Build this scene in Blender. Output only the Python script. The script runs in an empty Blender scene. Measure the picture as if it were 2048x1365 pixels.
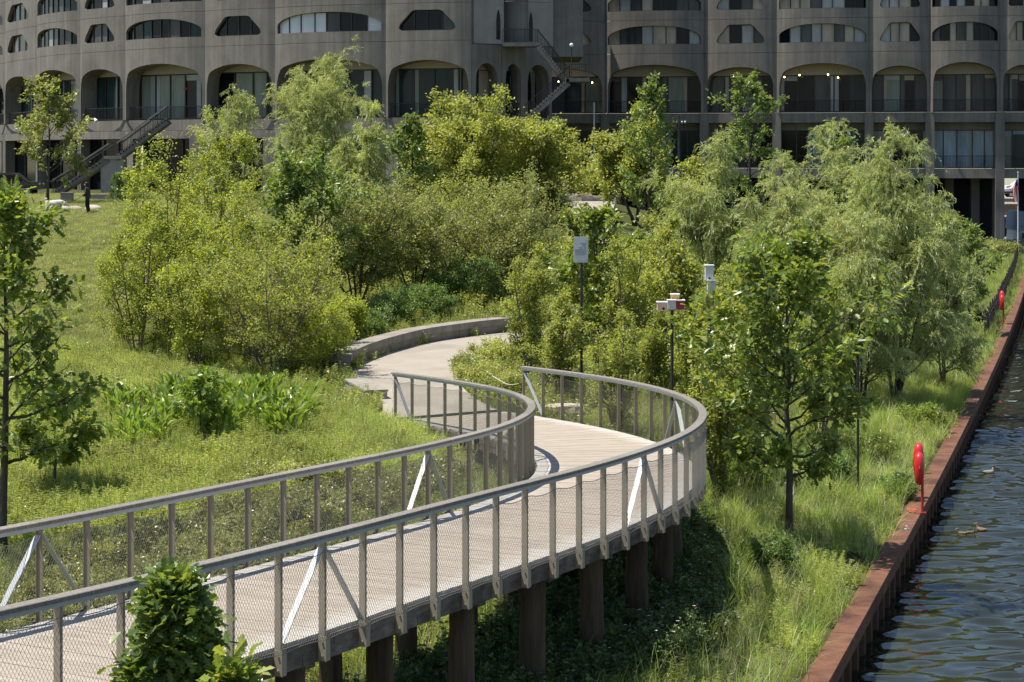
import bpy, math, random
import numpy as np
from mathutils import Vector, Matrix

# ---------------------------------------------------------------- camera
scene = bpy.context.scene
CZ = 9.4                       # camera height above datum
F = 4000.0                     # focal length in photo pixels (2048 wide)
HOR = 310.0                    # horizon row in the photo
cam_data = bpy.data.cameras.new("camera")
cam = bpy.data.objects.new("camera", cam_data)
scene.collection.objects.link(cam)
cam.location = (0, 0, CZ)
cam.rotation_euler = (math.radians(90), 0, 0)
cam_data.sensor_width = 36.0
cam_data.lens = 36.0 * F / 2048.0
cam_data.shift_y = -(682.5 - HOR) / 2048.0
cam_data.clip_start = 0.5
cam_data.clip_end = 3000
scene.camera = cam

# ---------------------------------------------------------------- light
SUN = Vector((-0.40, -0.015, 1.0)).normalized()
world = bpy.data.worlds.new("World"); scene.world = world
world.use_nodes = True
wn = world.node_tree.nodes; wl = world.node_tree.links; wn.clear()
sky = wn.new('ShaderNodeTexSky'); sky.sky_type = 'NISHITA'; sky.sun_disc = False
sky.sun_elevation = math.asin(SUN.z); sky.sun_rotation = math.atan2(SUN.x, SUN.y)
sky.altitude = 180; sky.air_density = 1.0; sky.dust_density = 0.6; sky.ozone_density = 1.0
bg = wn.new('ShaderNodeBackground'); bg.inputs[1].default_value = 0.095
wo = wn.new('ShaderNodeOutputWorld')
wl.new(sky.outputs[0], bg.inputs[0]); wl.new(bg.outputs[0], wo.inputs[0])
sl = bpy.data.lights.new("sun", 'SUN'); sl.energy = 5.0; sl.angle = math.radians(0.53); sl.color = (1.0, 0.94, 0.84)
so = bpy.data.objects.new("sun", sl); scene.collection.objects.link(so)
so.location = (-60, 40, 120); so.rotation_euler = (-SUN).to_track_quat('-Z', 'Y').to_euler()
scene.view_settings.view_transform = 'Standard'; scene.view_settings.look = 'None'
scene.view_settings.exposure = 0.7; scene.view_settings.gamma = 1.0
scene.view_settings.use_curve_mapping = False
scene.cycles.max_bounces = 8; scene.cycles.transparent_max_bounces = 8
scene.cycles.diffuse_bounces = 3; scene.cycles.glossy_bounces = 3; scene.cycles.transmission_bounces = 5

COL = scene.collection
rng = np.random.default_rng(7)
random.seed(7)

# ---------------------------------------------------------------- helpers
def world_xyz(px, py, Y):
    return np.array(((px - 1024) * Y / F, Y, CZ - (py - HOR) * Y / F))
def zat(py, Y): return CZ - (py - HOR) * Y / F
def xat(px, Y): return (px - 1024) * Y / F

def tag(o, label=None, cat=None, group=None, kind=None):
    if label: o['label'] = label
    if cat: o['category'] = cat
    if group: o['group'] = group
    if kind: o['kind'] = kind
    return o
def empty(name, loc=(0, 0, 0), rz=0.0, **kw):
    o = bpy.data.objects.new(name, None); COL.objects.link(o)
    o.location = loc; o.rotation_euler = (0, 0, rz); o.empty_display_size = 0.2
    return tag(o, **kw)
def link(name, me, parent=None, loc=None, rz=None):
    o = bpy.data.objects.new(name, me); COL.objects.link(o)
    if parent is not None: o.parent = parent
    if loc is not None: o.location = loc
    if rz is not None: o.rotation_euler = (0, 0, rz)
    return o
def unit(v):
    v = np.asarray(v, float); n = np.linalg.norm(v, axis=-1, keepdims=True)
    return v / np.maximum(n, 1e-9)

class MB:
    def __init__(s): s.V = []; s.F = []; s.n = 0
    def add(s, v, f, mi=0):
        v = np.asarray(v, float).reshape(-1, 3); f = np.asarray(f, int)
        if len(f) == 0: return s
        s.V.append(v); s.F.append((f + s.n, mi)); s.n += len(v); return s
    def box(s, c, size, rz=0.0, mi=0):
        x, y, z = np.asarray(size, float) / 2
        v = np.array([(-x,-y,-z),(x,-y,-z),(x,y,-z),(-x,y,-z),(-x,-y,z),(x,-y,z),(x,y,z),(-x,y,z)])
        if rz:
            ca, sa = math.cos(rz), math.sin(rz)
            v = np.stack([v[:,0]*ca - v[:,1]*sa, v[:,0]*sa + v[:,1]*ca, v[:,2]], 1)
        return s.add(v + np.asarray(c, float), [(0,3,2,1),(4,5,6,7),(0,1,5,4),(1,2,6,5),(2,3,7,6),(3,0,4,7)], mi)
    def bar(s, p0, p1, w, h, up=(0,0,1), mi=0):
        p0 = np.asarray(p0, float); p1 = np.asarray(p1, float)
        d = unit(p1 - p0); u = np.asarray(up, float)
        if abs(np.dot(d, unit(u))) > .98: u = np.array((0, 1.0, 0))
        a = unit(np.cross(d, u)); b = np.cross(a, d)
        v = [p + a*i*w/2 + b*j*h/2 for p in (p0, p1) for i, j in ((-1,-1),(1,-1),(1,1),(-1,1))]
        return s.add(v, [(0,1,2,3),(7,6,5,4),(0,4,5,1),(1,5,6,2),(2,6,7,3),(3,7,4,0)], mi)
    def tube(s, pts, rad, sides=6, cap=True, mi=0):
        pts = np.asarray(pts, float); k = len(pts)
        rad = np.broadcast_to(np.asarray(rad, float), (k,))
        t = np.gradient(pts, axis=0); t = unit(t)
        ref = np.array((0, 0, 1.0)) if abs(t[0][2]) < .9 else np.array((1.0, 0, 0))
        a = unit(np.cross(t, ref)); b = np.cross(t, a)
        ang = np.linspace(0, 2*np.pi, sides, endpoint=False)
        v = pts[:,None,:] + rad[:,None,None]*(np.cos(ang)[None,:,None]*a[:,None,:] + np.sin(ang)[None,:,None]*b[:,None,:])
        i = np.arange(k-1)[:,None]*sides; j = np.arange(sides)[None,:]; j2 = (j+1) % sides
        f = np.stack([i+j, i+j2, i+sides+j2, i+sides+j], -1).reshape(-1, 4)
        s.add(v.reshape(-1, 3), f, mi)
        if cap:
            o = s.n - k*sides
            for st in (0, (k-1)*sides):
                ring = np.arange(sides) + st
                s.F.append((np.stack([np.full(sides-2, ring[0]), ring[1:-1], ring[2:]], 1) + o, mi))
        return s
    def tubes(s, P0, P1, r, sides=3, mi=0):
        """many straight thin rods at once"""
        P0 = np.asarray(P0, float); P1 = np.asarray(P1, float); t = unit(P1 - P0)
        ref = np.where(np.abs(t[:, 2:3]) < .9, np.array((0, 0, 1.0)), np.array((1.0, 0, 0)))
        a = unit(np.cross(t, ref)); b = np.cross(t, a)
        ang = np.linspace(0, 2*np.pi, sides, endpoint=False)
        off = r*(np.cos(ang)[None,:,None]*a[:,None,:] + np.sin(ang)[None,:,None]*b[:,None,:])
        v = np.concatenate([P0[:,None,:]+off, P1[:,None,:]+off], 1)
        n = len(P0); i = np.arange(n)[:,None]*2*sides; j = np.arange(sides)[None,:]; j2 = (j+1) % sides
        f = np.stack([i+j, i+j2, i+sides+j2, i+sides+j], -1).reshape(-1, 4)
        return s.add(v.reshape(-1, 3), f, mi)
    def loft(s, rings, close=True, caps=True, mi=0):
        R = np.asarray(rings, float); k, n, _ = R.shape
        i = np.arange(k-1)[:,None]*n; m = n if close else n-1
        j = np.arange(m)[None,:]; j2 = (j+1) % n
        f = np.stack([i+j, i+j2, i+n+j2, i+n+j], -1).reshape(-1, 4)
        s.add(R.reshape(-1, 3), f, mi)
        if caps and close:
            o = s.n - k*n
            for st in (0, (k-1)*n):
                ring = np.arange(n) + st
                s.F.append((np.stack([np.full(n-2, ring[0]), ring[1:-1], ring[2:]], 1) + o, mi))
        return s
    def mesh(s, name, mats, smooth=False):
        me = bpy.data.meshes.new(name)
        V = np.concatenate(s.V) if s.V else np.zeros((0, 3))
        me.vertices.add(len(V)); me.vertices.foreach_set("co", V.astype(np.float32).ravel())
        li = np.concatenate([f.ravel() for f, _ in s.F]).astype(np.int32)
        tot = np.concatenate([np.full(len(f), f.shape[1], np.int32) for f, _ in s.F])
        mis = np.concatenate([np.full(len(f), m, np.int32) for f, m in s.F])
        me.loops.add(len(li)); me.loops.foreach_set("vertex_index", li)
        me.polygons.add(len(tot))
        me.polygons.foreach_set("loop_start", np.concatenate([[0], np.cumsum(tot)[:-1]]).astype(np.int32))
        me.polygons.foreach_set("loop_total", tot)
        me.polygons.foreach_set("material_index", mis)
        me.polygons.foreach_set("use_smooth", np.full(len(tot), smooth, bool))
        me.update(calc_edges=True)
        for m in (mats if isinstance(mats, (list, tuple)) else [mats]): me.materials.append(m)
        return me
    def build(s, name, mats, parent=None, smooth=False, loc=None, rz=None):
        return link(name, s.mesh(name, mats, smooth), parent, loc, rz)

# ---------------------------------------------------------------- materials
def nodes(name):
    m = bpy.data.materials.new(name); m.use_nodes = True
    nt = m.node_tree; nt.nodes.clear()
    return m, nt, nt.nodes, nt.links
def ramp(N, stops):
    r = N.new('ShaderNodeValToRGB'); e = r.color_ramp.elements
    while len(e) < len(stops): e.new(0.5)
    for i, (p, c) in enumerate(stops):
        e[i].position = p; e[i].color = (c[0], c[1], c[2], 1) if hasattr(c, '__len__') else (c, c, c, 1)
    return r
def surf(name, c1, c2=None, scale=4.0, rough=.75, bump=0.0, bscale=30.0, metal=0.0, spec=.4, stretch=(1,1,1),
         objrand=0.0, streak=0.0, coord='Object', c3=None, scale3=.6):
    m, nt, N, L = nodes(name)
    out = N.new('ShaderNodeOutputMaterial'); p = N.new('ShaderNodeBsdfPrincipled'); L.new(p.outputs[0], out.inputs[0])
    p.inputs['Roughness'].default_value = rough; p.inputs['Metallic'].default_value = metal
    p.inputs['Specular IOR Level'].default_value = spec
    tc = N.new('ShaderNodeTexCoord'); mp = N.new('ShaderNodeMapping'); mp.inputs['Scale'].default_value = stretch
    L.new(tc.outputs[coord], mp.inputs[0])
    c2 = c2 or c1
    nz = N.new('ShaderNodeTexNoise'); nz.inputs['Scale'].default_value = scale; nz.inputs['Detail'].default_value = 7
    nz.inputs['Roughness'].default_value = .65
    L.new(mp.outputs[0], nz.inputs[0])
    r = ramp(N, [(.32, c1), (.68, c2)]); L.new(nz.outputs[0], r.inputs[0])
    col = r.outputs[0]
    if c3:
        n3 = N.new('ShaderNodeTexNoise'); n3.inputs['Scale'].default_value = scale3; n3.inputs['Detail'].default_value = 5
        L.new(tc.outputs[coord], n3.inputs[0])
        r3 = ramp(N, [(.5, 0.0), (.68, 1.0)]); L.new(n3.outputs[0], r3.inputs[0])
        mx = N.new('ShaderNodeMixRGB'); L.new(r3.outputs[0], mx.inputs[0]); L.new(col, mx.inputs[1]); mx.inputs[2].default_value = (*c3, 1)
        col = mx.outputs[0]
    if streak:
        mp2 = N.new('ShaderNodeMapping'); mp2.inputs['Scale'].default_value = (2.2, 2.2, .09); L.new(tc.outputs[coord], mp2.inputs[0])
        n2 = N.new('ShaderNodeTexNoise'); n2.inputs['Scale'].default_value = 1.6; n2.inputs['Detail'].default_value = 6
        L.new(mp2.outputs[0], n2.inputs[0])
        r2 = ramp(N, [(.35, 1.0 - streak), (.7, 1.0)]); L.new(n2.outputs[0], r2.inputs[0])
        mx = N.new('ShaderNodeMixRGB'); mx.blend_type = 'MULTIPLY'; mx.inputs[0].default_value = 1
        L.new(col, mx.inputs[1]); L.new(r2.outputs[0], mx.inputs[2]); col = mx.outputs[0]
    if objrand:
        oi = N.new('ShaderNodeObjectInfo'); mr = N.new('ShaderNodeMapRange')
        mr.inputs[3].default_value = 1 - objrand; mr.inputs[4].default_value = 1 + objrand
        L.new(oi.outputs['Random'], mr.inputs[0])
        mx = N.new('ShaderNodeMixRGB'); mx.blend_type = 'MULTIPLY'; mx.inputs[0].default_value = 1
        L.new(col, mx.inputs[1]); L.new(mr.outputs[0], mx.inputs[2]); col = mx.outputs[0]
    L.new(col, p.inputs['Base Color'])
    if bump:
        nb = N.new('ShaderNodeTexNoise'); nb.inputs['Scale'].default_value = bscale; nb.inputs['Detail'].default_value = 6
        L.new(mp.outputs[0], nb.inputs[0])
        b = N.new('ShaderNodeBump'); b.inputs['Strength'].default_value = bump; b.inputs['Distance'].default_value = .02
        L.new(nb.outputs[0], b.inputs['Height']); L.new(b.outputs[0], p.inputs['Normal'])
    return m
def leafmat(name, c1, c2, trans=.42, rough=.42, spec=.45, c3=None, p3=.93, shift=.25):
    # colours are given per side; the shader splits them between reflection and transmission
    c1, c2 = [(2.3*c[0], 2.3*c[1], 3.0*c[2]) for c in (c1, c2)]
    if c3: c3 = tuple(1.6*k for k in c3)
    m, nt, N, L = nodes(name)
    out = N.new('ShaderNodeOutputMaterial'); p = N.new('ShaderNodeBsdfPrincipled'); t = N.new('ShaderNodeBsdfTranslucent')
    mix = N.new('ShaderNodeMixShader'); mix.inputs[0].default_value = trans
    L.new(p.outputs[0], mix.inputs[1]); L.new(t.outputs[0], mix.inputs[2]); L.new(mix.outputs[0], out.inputs[0])
    p.inputs['Roughness'].default_value = rough; p.inputs['Specular IOR Level'].default_value = spec
    g = N.new('ShaderNodeNewGeometry')
    st = [(0, c1), (.9, c2)]
    if c3: st = [(0, c1), (p3 - .05, c2), (1, c3)]
    r = ramp(N, st); L.new(g.outputs['Random Per Island'], r.inputs[0])
    nz = N.new('ShaderNodeTexNoise'); nz.inputs['Scale'].default_value = .7; nz.inputs['Detail'].default_value = 4; nz.inputs['Roughness'].default_value = .6
    L.new(g.outputs['Position'], nz.inputs[0])
    mr = N.new('ShaderNodeMapRange'); mr.inputs[1].default_value = .3; mr.inputs[2].default_value = .7
    mr.inputs[3].default_value = 1 - shift; mr.inputs[4].default_value = 1 + shift
    L.new(nz.outputs[0], mr.inputs[0])
    mx = N.new('ShaderNodeMixRGB'); mx.blend_type = 'MULTIPLY'; mx.inputs[0].default_value = 1
    L.new(r.outputs[0], mx.inputs[1]); L.new(mr.outputs[0], mx.inputs[2])
    L.new(mx.outputs[0], p.inputs['Base Color'])
    tr = N.new('ShaderNodeMixRGB'); tr.blend_type = 'MULTIPLY'; tr.inputs[0].default_value = 1
    L.new(mx.outputs[0], tr.inputs[1]); tr.inputs[2].default_value = (1.75, 1.65, .7, 1)
    L.new(tr.outputs[0], t.inputs[0])
    return m
def emit(name, c, s):
    m, nt, N, L = nodes(name); o = N.new('ShaderNodeOutputMaterial'); e = N.new('ShaderNodeEmission')
    e.inputs[0].default_value = (*c, 1); e.inputs[1].default_value = s; L.new(e.outputs[0], o.inputs[0]); return m

MT = {}
MT['concrete'] = surf('board_concrete', (.182,.166,.145), (.238,.219,.194), scale=.55, rough=.88, bump=.3, bscale=9, streak=.27, spec=.2, c3=(.16,.147,.13), scale3=.22)
MT['concrete_light'] = surf('pale_concrete', (.255,.236,.208), (.31,.285,.252), scale=1.2, rough=.85, bump=.15, streak=.12, spec=.2)
MT['lintel'] = surf('cream_render', (.36,.32,.25), (.41,.36,.28), scale=.8, rough=.85, spec=.2)
MT['bronze'] = surf('bronze_frame', (.022,.02,.018), (.03,.027,.024), rough=.45, spec=.4)
MT['iron'] = surf('black_iron', (.018,.018,.019), (.028,.027,.027), rough=.5, spec=.4)
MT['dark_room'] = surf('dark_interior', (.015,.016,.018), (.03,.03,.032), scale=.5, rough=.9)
def glass(name, c1, c2=None):
    m = surf(name, c1, c2 or c1, scale=1.3, rough=.08, spec=.14, stretch=(1,1,.15), bump=.03, bscale=1.2)
    return m
MT['g_dark'] = glass('glass_dark', (.004,.005,.007), (.014,.016,.018))
MT['g_green'] = glass('glass_green', (.012,.022,.024), (.035,.055,.055))
MT['g_mid'] = glass('glass_grey', (.04,.042,.044), (.1,.1,.1))
MT['g_curtain_reflect'] = glass('glass_curtain_reflection', (.24,.25,.25), (.40,.41,.40))  # curtain grey; as river wing panes it stands in for reflections
MT['g_cream'] = glass('glass_cream', (.26,.22,.17), (.48,.41,.31))  # cream panes stand in for reflections; also used on curtain strips
MT['g_blue'] = glass('glass_blue', (.12,.18,.22), (.3,.38,.42))
MT['g_sage'] = glass('glass_sage', (.15,.175,.14), (.24,.265,.22))
MT['galv'] = surf('galvanised_steel', (.34,.36,.38), (.43,.45,.47), scale=18, rough=.5, metal=.25, spec=.5)
MT['post'] = surf('tan_painted_steel', (.26,.225,.165), (.30,.26,.195), scale=6, rough=.5, spec=.4)
MT['rail_steel'] = surf('grey_rail_angle', (.34,.36,.38), (.42,.44,.46), scale=8, rough=.42, spec=.5)
MT['rail_wood'] = surf('weathered_rail_wood', (.135,.127,.115), (.25,.23,.20), scale=5, rough=.8, bump=.3, bscale=25, stretch=(6,6,1), spec=.25, objrand=.12)
MT['wire'] = surf('steel_wire', (.22,.205,.17), (.27,.25,.21), scale=9, rough=.4, metal=.5)
MT['fascia'] = surf('weathered_beam_wood', (.10,.085,.072), (.24,.21,.185), scale=3.0, rough=.88, bump=.5, bscale=18, stretch=(1,1,3), streak=.45, objrand=.2, spec=.2)
MT['pile'] = surf('timber_pile_wood', (.045,.032,.022), (.105,.078,.055), scale=3, rough=.9, bump=.8, bscale=16, stretch=(4,4,.35), objrand=.2, spec=.15)
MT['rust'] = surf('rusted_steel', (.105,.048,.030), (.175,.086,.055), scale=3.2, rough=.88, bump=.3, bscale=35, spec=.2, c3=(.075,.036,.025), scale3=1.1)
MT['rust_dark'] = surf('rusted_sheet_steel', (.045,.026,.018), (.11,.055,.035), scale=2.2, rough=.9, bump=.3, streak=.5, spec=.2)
MT['path'] = surf('path_concrete', (.275,.245,.205), (.33,.297,.25), scale=1.1, rough=.9, bump=.15, bscale=40, spec=.2, c3=(.245,.22,.187), scale3=.5)
MT['bench'] = surf('bench_concrete', (.25,.228,.198), (.32,.29,.255), scale=1.6, rough=.88, bump=.2, streak=.3, spec=.2, objrand=.07)
MT['stone'] = surf('limestone', (.32,.27,.21), (.45,.40,.33), scale=2.5, rough=.9, bump=.6, bscale=10, objrand=.15, spec=.2)
MT['soil'] = surf('soil_and_thatch', (.035,.045,.014), (.075,.085,.028), scale=1.4, rough=1, bump=.6, bscale=14, spec=.1, c3=(.07,.055,.035), scale3=.35)
MT['bark'] = surf('grey_brown_bark', (.045,.037,.03), (.11,.095,.08), scale=6, rough=.95, bump=.7, bscale=22, stretch=(1,1,.4), spec=.1)
MT['bark_light'] = surf('pale_bark', (.10,.085,.065), (.19,.165,.13), scale=7, rough=.9, bump=.5, bscale=22, stretch=(1,1,.4), spec=.15)
MT['red'] = surf('red_plastic', (.48,.018,.022), (.55,.025,.03), scale=4, rough=.32, spec=.5)
MT['red_dark'] = surf('red_painted_steel', (.38,.02,.02), (.45,.03,.03), rough=.45)
MT['white'] = surf('white_paint', (.62,.63,.62), (.72,.72,.70), scale=4, rough=.5)
MT['offwhite'] = surf('offwhite_board', (.5,.52,.53), (.57,.58,.58), scale=3, rough=.6)
MT['black'] = surf('black_paint', (.015,.015,.016), (.03,.03,.03), rough=.5)
MT['asphalt'] = surf('asphalt', (.05,.05,.05), (.075,.073,.07), scale=6, rough=.95)
MT['g_white'] = glass('glass_white', (.5,.53,.55), (.62,.65,.66))  # plain white pane colour for one wide bay
# ================================================================= TERRAIN
_wy = np.array([0, 30.8, 35.15, 42.9, 53.0, 69.5, 82.5, 132, 180.])
_wx = np.array([-4.7, 5.01, 6.41, 8.83, 11.7, 16.6, 20.2, 33.8, 46.8])
_wp = np.polyfit(_wy, _wx, 2)
def wall_x(y): return np.polyval(_wp, np.asarray(y, float))
WATER_Z = 0.7
CAP_Z = 1.5
_cy = np.array([-20, 0, 20, 30, 45, 50, 68, 80, 100, 114, 125, 140, 400.])
_cz = np.array([1.75, 1.75, 1.8, 2.0, 2.95, 3.12, 3.2, 4.1, 5.35, 6.05, 6.35, 6.4, 6.4])
def ground_z(x, y):
    x = np.asarray(x, float); y = np.asarray(y, float)
    s = np.maximum(wall_x(y) - .4 - x, 0)
    a = 1.38 + .19*s
    c = np.interp(y, _cy, _cz)
    k = .35
    h = np.clip(.5 + .5*(c - a)/k, 0, 1)
    z = c*(1-h) + a*h - k*h*(1-h)
    # the low quay in front of the river wing
    q = np.clip((y - 118)/30, 0, 1)*np.clip((x - 5)/14, 0, 1)
    z = z*(1-q) + np.minimum(z, 2.5)*q
    return z + .035*np.sin(x*1.7+.4*y)*np.sin(y*1.3) + .02*np.sin(3.1*x)*np.cos(2.7*y+x)

ys = np.concatenate([np.arange(-5, 75, .6), np.arange(75, 160, 1.5), np.arange(160, 420, 10.)])
us = np.concatenate([np.linspace(0, .6, 30, endpoint=False), np.linspace(.6, 1, 110)])
Yg, Ug = np.meshgrid(ys, us, indexing='ij')
xr = np.where(ys < 158, wall_x(np.minimum(ys, 158)) - .2, 35.0)
Xg = -150 + (xr[:, None] + 150)*Ug
Zg = ground_z(Xg, Yg)
mb = MB(); nr, nc = Yg.shape
ii = np.arange(nr-1)[:, None]*nc + np.arange(nc-1)[None, :]
mb.add(np.stack([Xg, Yg, Zg], -1).reshape(-1, 3), np.stack([ii, ii+1, ii+nc+1, ii+nc], -1).reshape(-1, 4))
tag(mb.build('ground', MT['soil'], smooth=True), kind='structure')

# ================================================================= WATER
def wavefield(x, y):
    r = np.random.default_rng(5); z = np.zeros_like(x)
    for i in range(46):
        lam = .25*(1.25/.25)**r.random(); th = math.pi/2 + r.normal(0, .45) + (.2 if lam > .8 else 0)
        k = 2*np.pi/lam; amp = .0068*lam
        z += amp*np.sin(k*(x*math.cos(th) + y*math.sin(th)) + r.random()*6.28)
    return z
mw, nt, N, L = nodes('river_water')
out = N.new('ShaderNodeOutputMaterial'); p = N.new('ShaderNodeBsdfPrincipled'); L.new(p.outputs[0], out.inputs[0])
p.inputs['Base Color'].default_value = (.017, .020, .0105, 1); p.inputs['Roughness'].default_value = .05
p.inputs['IOR'].default_value = 1.5; p.inputs['Specular IOR Level'].default_value = .5
tc = N.new('ShaderNodeTexCoord'); nz = N.new('ShaderNodeTexNoise'); nz.inputs['Scale'].default_value = 5.5; nz.inputs['Detail'].default_value = 3
L.new(tc.outputs['Object'], nz.inputs[0])
b = N.new('ShaderNodeBump'); b.inputs['Strength'].default_value = .05; b.inputs['Distance'].default_value = .03
L.new(nz.outputs[0], b.inputs['Height']); L.new(b.outputs[0], p.inputs['Normal'])
rows = np.concatenate([np.arange(4, 24, .5), np.arange(24, 64, .10), np.arange(64, 100, .35), np.arange(100, 158, .8)])
cols = np.concatenate([np.linspace(-.3, 12, 100), np.array([14, 16, 20, 30, 60, 160.])])
Yw, Cw = np.meshgrid(rows, cols, indexing='ij'); Xw = wall_x(Yw) + Cw
fade = np.clip((12 - Cw)/1.5, 0, 1)*np.clip((100 - Yw)/20, 0, 1)*np.clip((Yw - 20)/4, 0, 1)
Zw = WATER_Z + wavefield(Xw, Yw)*fade
mb = MB(); nr, nc = Yw.shape
ii = np.arange(nr-1)[:, None]*nc + np.arange(nc-1)[None, :]
mb.add(np.stack([Xw, Yw, Zw], -1).reshape(-1, 3), np.stack([ii, ii+1, ii+nc+1, ii+nc], -1).reshape(-1, 4))
# the marina inlet behind the end of the sea wall
mb.add([(30, 157.2, WATER_Z), (200, 157.2, WATER_Z), (200, 205, WATER_Z), (30, 205, WATER_Z)], [(0, 1, 2, 3)])
tag(mb.build('river_water', mw, smooth=True), kind='structure')

# ================================================================= SEA WALL
wall = empty('sea_wall', (wall_x(30), 30, 0), label='rust-brown steel sea wall with flat cap along the river', cat='sea wall')
inv = Vector((-float(wall_x(30)), -30, 0))
def wframe(y):
    d = .05; t = np.array((wall_x(y+d) - wall_x(y-d), 2*d)); t /= np.hypot(*t)
    return np.array((float(wall_x(y)), y)), t, np.array((t[1], -t[0]))     # point, tangent, outward (river side)
y = 8.0
while y < 158:
    L_ = 5.0; y2 = min(y + L_ - .02, 158)
    mb = MB(); rings = []
    for yy in np.linspace(y, y2, 6):
        q, t, n = wframe(yy)
        prof = [(-.39, CAP_Z-.10), (-.39, CAP_Z), (-.005, CAP_Z), (0, CAP_Z-.008), (0, CAP_Z-.26), (-.02, CAP_Z-.26), (-.02, CAP_Z-.03), (-.37, CAP_Z-.03), (-.37, CAP_Z-.10)]
        rings.append([(q[0]+n[0]*a, q[1]+n[1]*a, z) for a, z in prof])
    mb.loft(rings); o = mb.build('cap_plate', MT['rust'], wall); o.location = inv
    y += L_
mb = MB(); prof = []
for a, d in ((0, -.32), (.18, -.32), (.36, -.06), (.62, -.06), (.80, -.32), (.98, -.32)): prof.append((a, d))
ring = lambda z: [(a, d, z) for a, d in prof] + [(a, d-.02, z) for a, d in reversed(prof)]
mb.loft([ring(-.6), ring(CAP_Z-.04)])
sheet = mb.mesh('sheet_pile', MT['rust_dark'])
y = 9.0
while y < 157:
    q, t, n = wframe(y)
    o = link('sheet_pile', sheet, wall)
    # local x runs along the wall, local y points to the river
    Mx = Matrix(((t[0], n[0], 0, q[0]), (t[1], n[1], 0, q[1]), (0, 0, 1, 0), (0, 0, 0, 1)))
    o.matrix_local = Matrix.Translation(inv) @ Mx
    y += .98*t[1]
# mooring cleat on the cap
cl = empty('mooring_cleat', (float(wall_x(42.2))-.12, 42.2, CAP_Z), label='small pale mooring cleat on the rusty cap beside the near life ring', cat='cleat')
mb = MB(); mb.box((0, 0, .006), (.10, .16, .012)); mb.tube([(0, -.03, .01), (0, -.03, .06)], .012); mb.tube([(0, .03, .01), (0, .03, .06)], .012)
mb.build('base', MT['galv'], cl)
mb = MB(); mb.tube([(0, -.13, .075), (0, -.05, .062), (0, .05, .062), (0, .13, .075)], [.009, .014, .014, .009], 8); mb.build('horn', MT['galv'], cl, smooth=True)

# ================================================================= BOARDWALK
_ks = np.linspace(0, 34, 9); _th = np.array([.581, .518, .459, .481, .35, .098, -.192, -.481, -.597])
_s = np.arange(-8, 34.01, .02); _t = np.interp(_s, _ks, _th)
_ker = np.ones(101)/101; _t = np.convolve(np.pad(_t, 50, mode='edge'), _ker, mode='valid')
_x = np.concatenate([[0], np.cumsum(np.sin(_t[:-1])*.02)]); _y = np.concatenate([[0], np.cumsum(np.cos(_t[:-1])*.02)])
_i0 = int(np.argmin(abs(_s))); _x += -6.944 - _x[_i0]; _y += 16.437 - _y[_i0]
def cl_at(s, off=0.0, z=0.0):
    s = np.asarray(s, float); x = np.interp(s, _s, _x); y = np.interp(s, _s, _y); t = np.interp(s, _s, _t)
    return np.stack([x + off*np.cos(t), y - off*np.sin(t), 4.2 - .036*(y - 22) + z], -1)
def cl_theta(s): return float(np.interp(s, _s, _t))
S0, S1 = -5.0, 33.0
HALF = 1.45
bw = empty('boardwalk', (0, 0, 0), label='curving timber boardwalk on round piles with steel mesh railings', cat='boardwalk')

# deck boards, each its own piece
md, nt, N, L = nodes('deck_wood')
out = N.new('ShaderNodeOutputMaterial'); p = N.new('ShaderNodeBsdfPrincipled'); L.new(p.outputs[0], out.inputs[0])
p.inputs['Roughness'].default_value = .8; p.inputs['Specular IOR Level'].default_value = .25
tc = N.new('ShaderNodeTexCoord'); oi = N.new('ShaderNodeObjectInfo')
ad = N.new('ShaderNodeVectorMath'); ad.operation = 'ADD'
mu = N.new('ShaderNodeMath'); mu.operation = 'MULTIPLY'; mu.inputs[1].default_value = 57.0; L.new(oi.outputs['Random'], mu.inputs[0])
L.new(tc.outputs['Object'], ad.inputs[0]); L.new(mu.outputs[0], ad.inputs[1])
mp = N.new('ShaderNodeMapping'); mp.inputs['Scale'].default_value = (1.2, 16, 16); L.new(ad.outputs[0], mp.inputs[0])
nz = N.new('ShaderNodeTexNoise'); nz.inputs['Scale'].default_value = 2.2; nz.inputs['Detail'].default_value = 7; L.new(mp.outputs[0], nz.inputs[0])
r = ramp(N, [(.28, (.24, .20, .158)), (.5, (.33, .285, .232)), (.75, (.385, .34, .285))]); L.new(nz.outputs[0], r.inputs[0])
mr = N.new('ShaderNodeMapRange'); mr.inputs[3].default_value = .93; mr.inputs[4].default_value = 1.05; L.new(oi.outputs['Random'], mr.inputs[0])
mx = N.new('ShaderNodeMixRGB'); mx.blend_type = 'MULTIPLY'; mx.inputs[0].default_value = 1; L.new(r.outputs[0], mx.inputs[1]); L.new(mr.outputs[0], mx.inputs[2])
sx = N.new('ShaderNodeSeparateXYZ'); L.new(tc.outputs['Object'], sx.inputs[0])
ab = N.new('ShaderNodeMath'); ab.operation = 'ABSOLUTE'; L.new(sx.outputs[0], ab.inputs[0])
nw = N.new('ShaderNodeTexNoise'); nw.inputs['Scale'].default_value = 1.3; L.new(ad.outputs[0], nw.inputs[0])
aw = N.new('ShaderNodeMath'); aw.operation = 'MULTIPLY_ADD'; aw.inputs[1].default_value = .5; L.new(nw.outputs[0], aw.inputs[0]); L.new(ab.outputs[0], aw.inputs[2])
rw = N.new('ShaderNodeMapRange'); rw.inputs[1].default_value = 1.18; rw.inputs[2].default_value = 1.55; rw.inputs[4].default_value = .75; L.new(aw.outputs[0], rw.inputs[0])
m2 = N.new('ShaderNodeMixRGB'); L.new(rw.outputs[0], m2.inputs[0]); L.new(mx.outputs[0], m2.inputs[1]); m2.inputs[2].default_value = (.43, .41, .375, 1)
L.new(m2.outputs[0], p.inputs['Base Color'])
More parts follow.
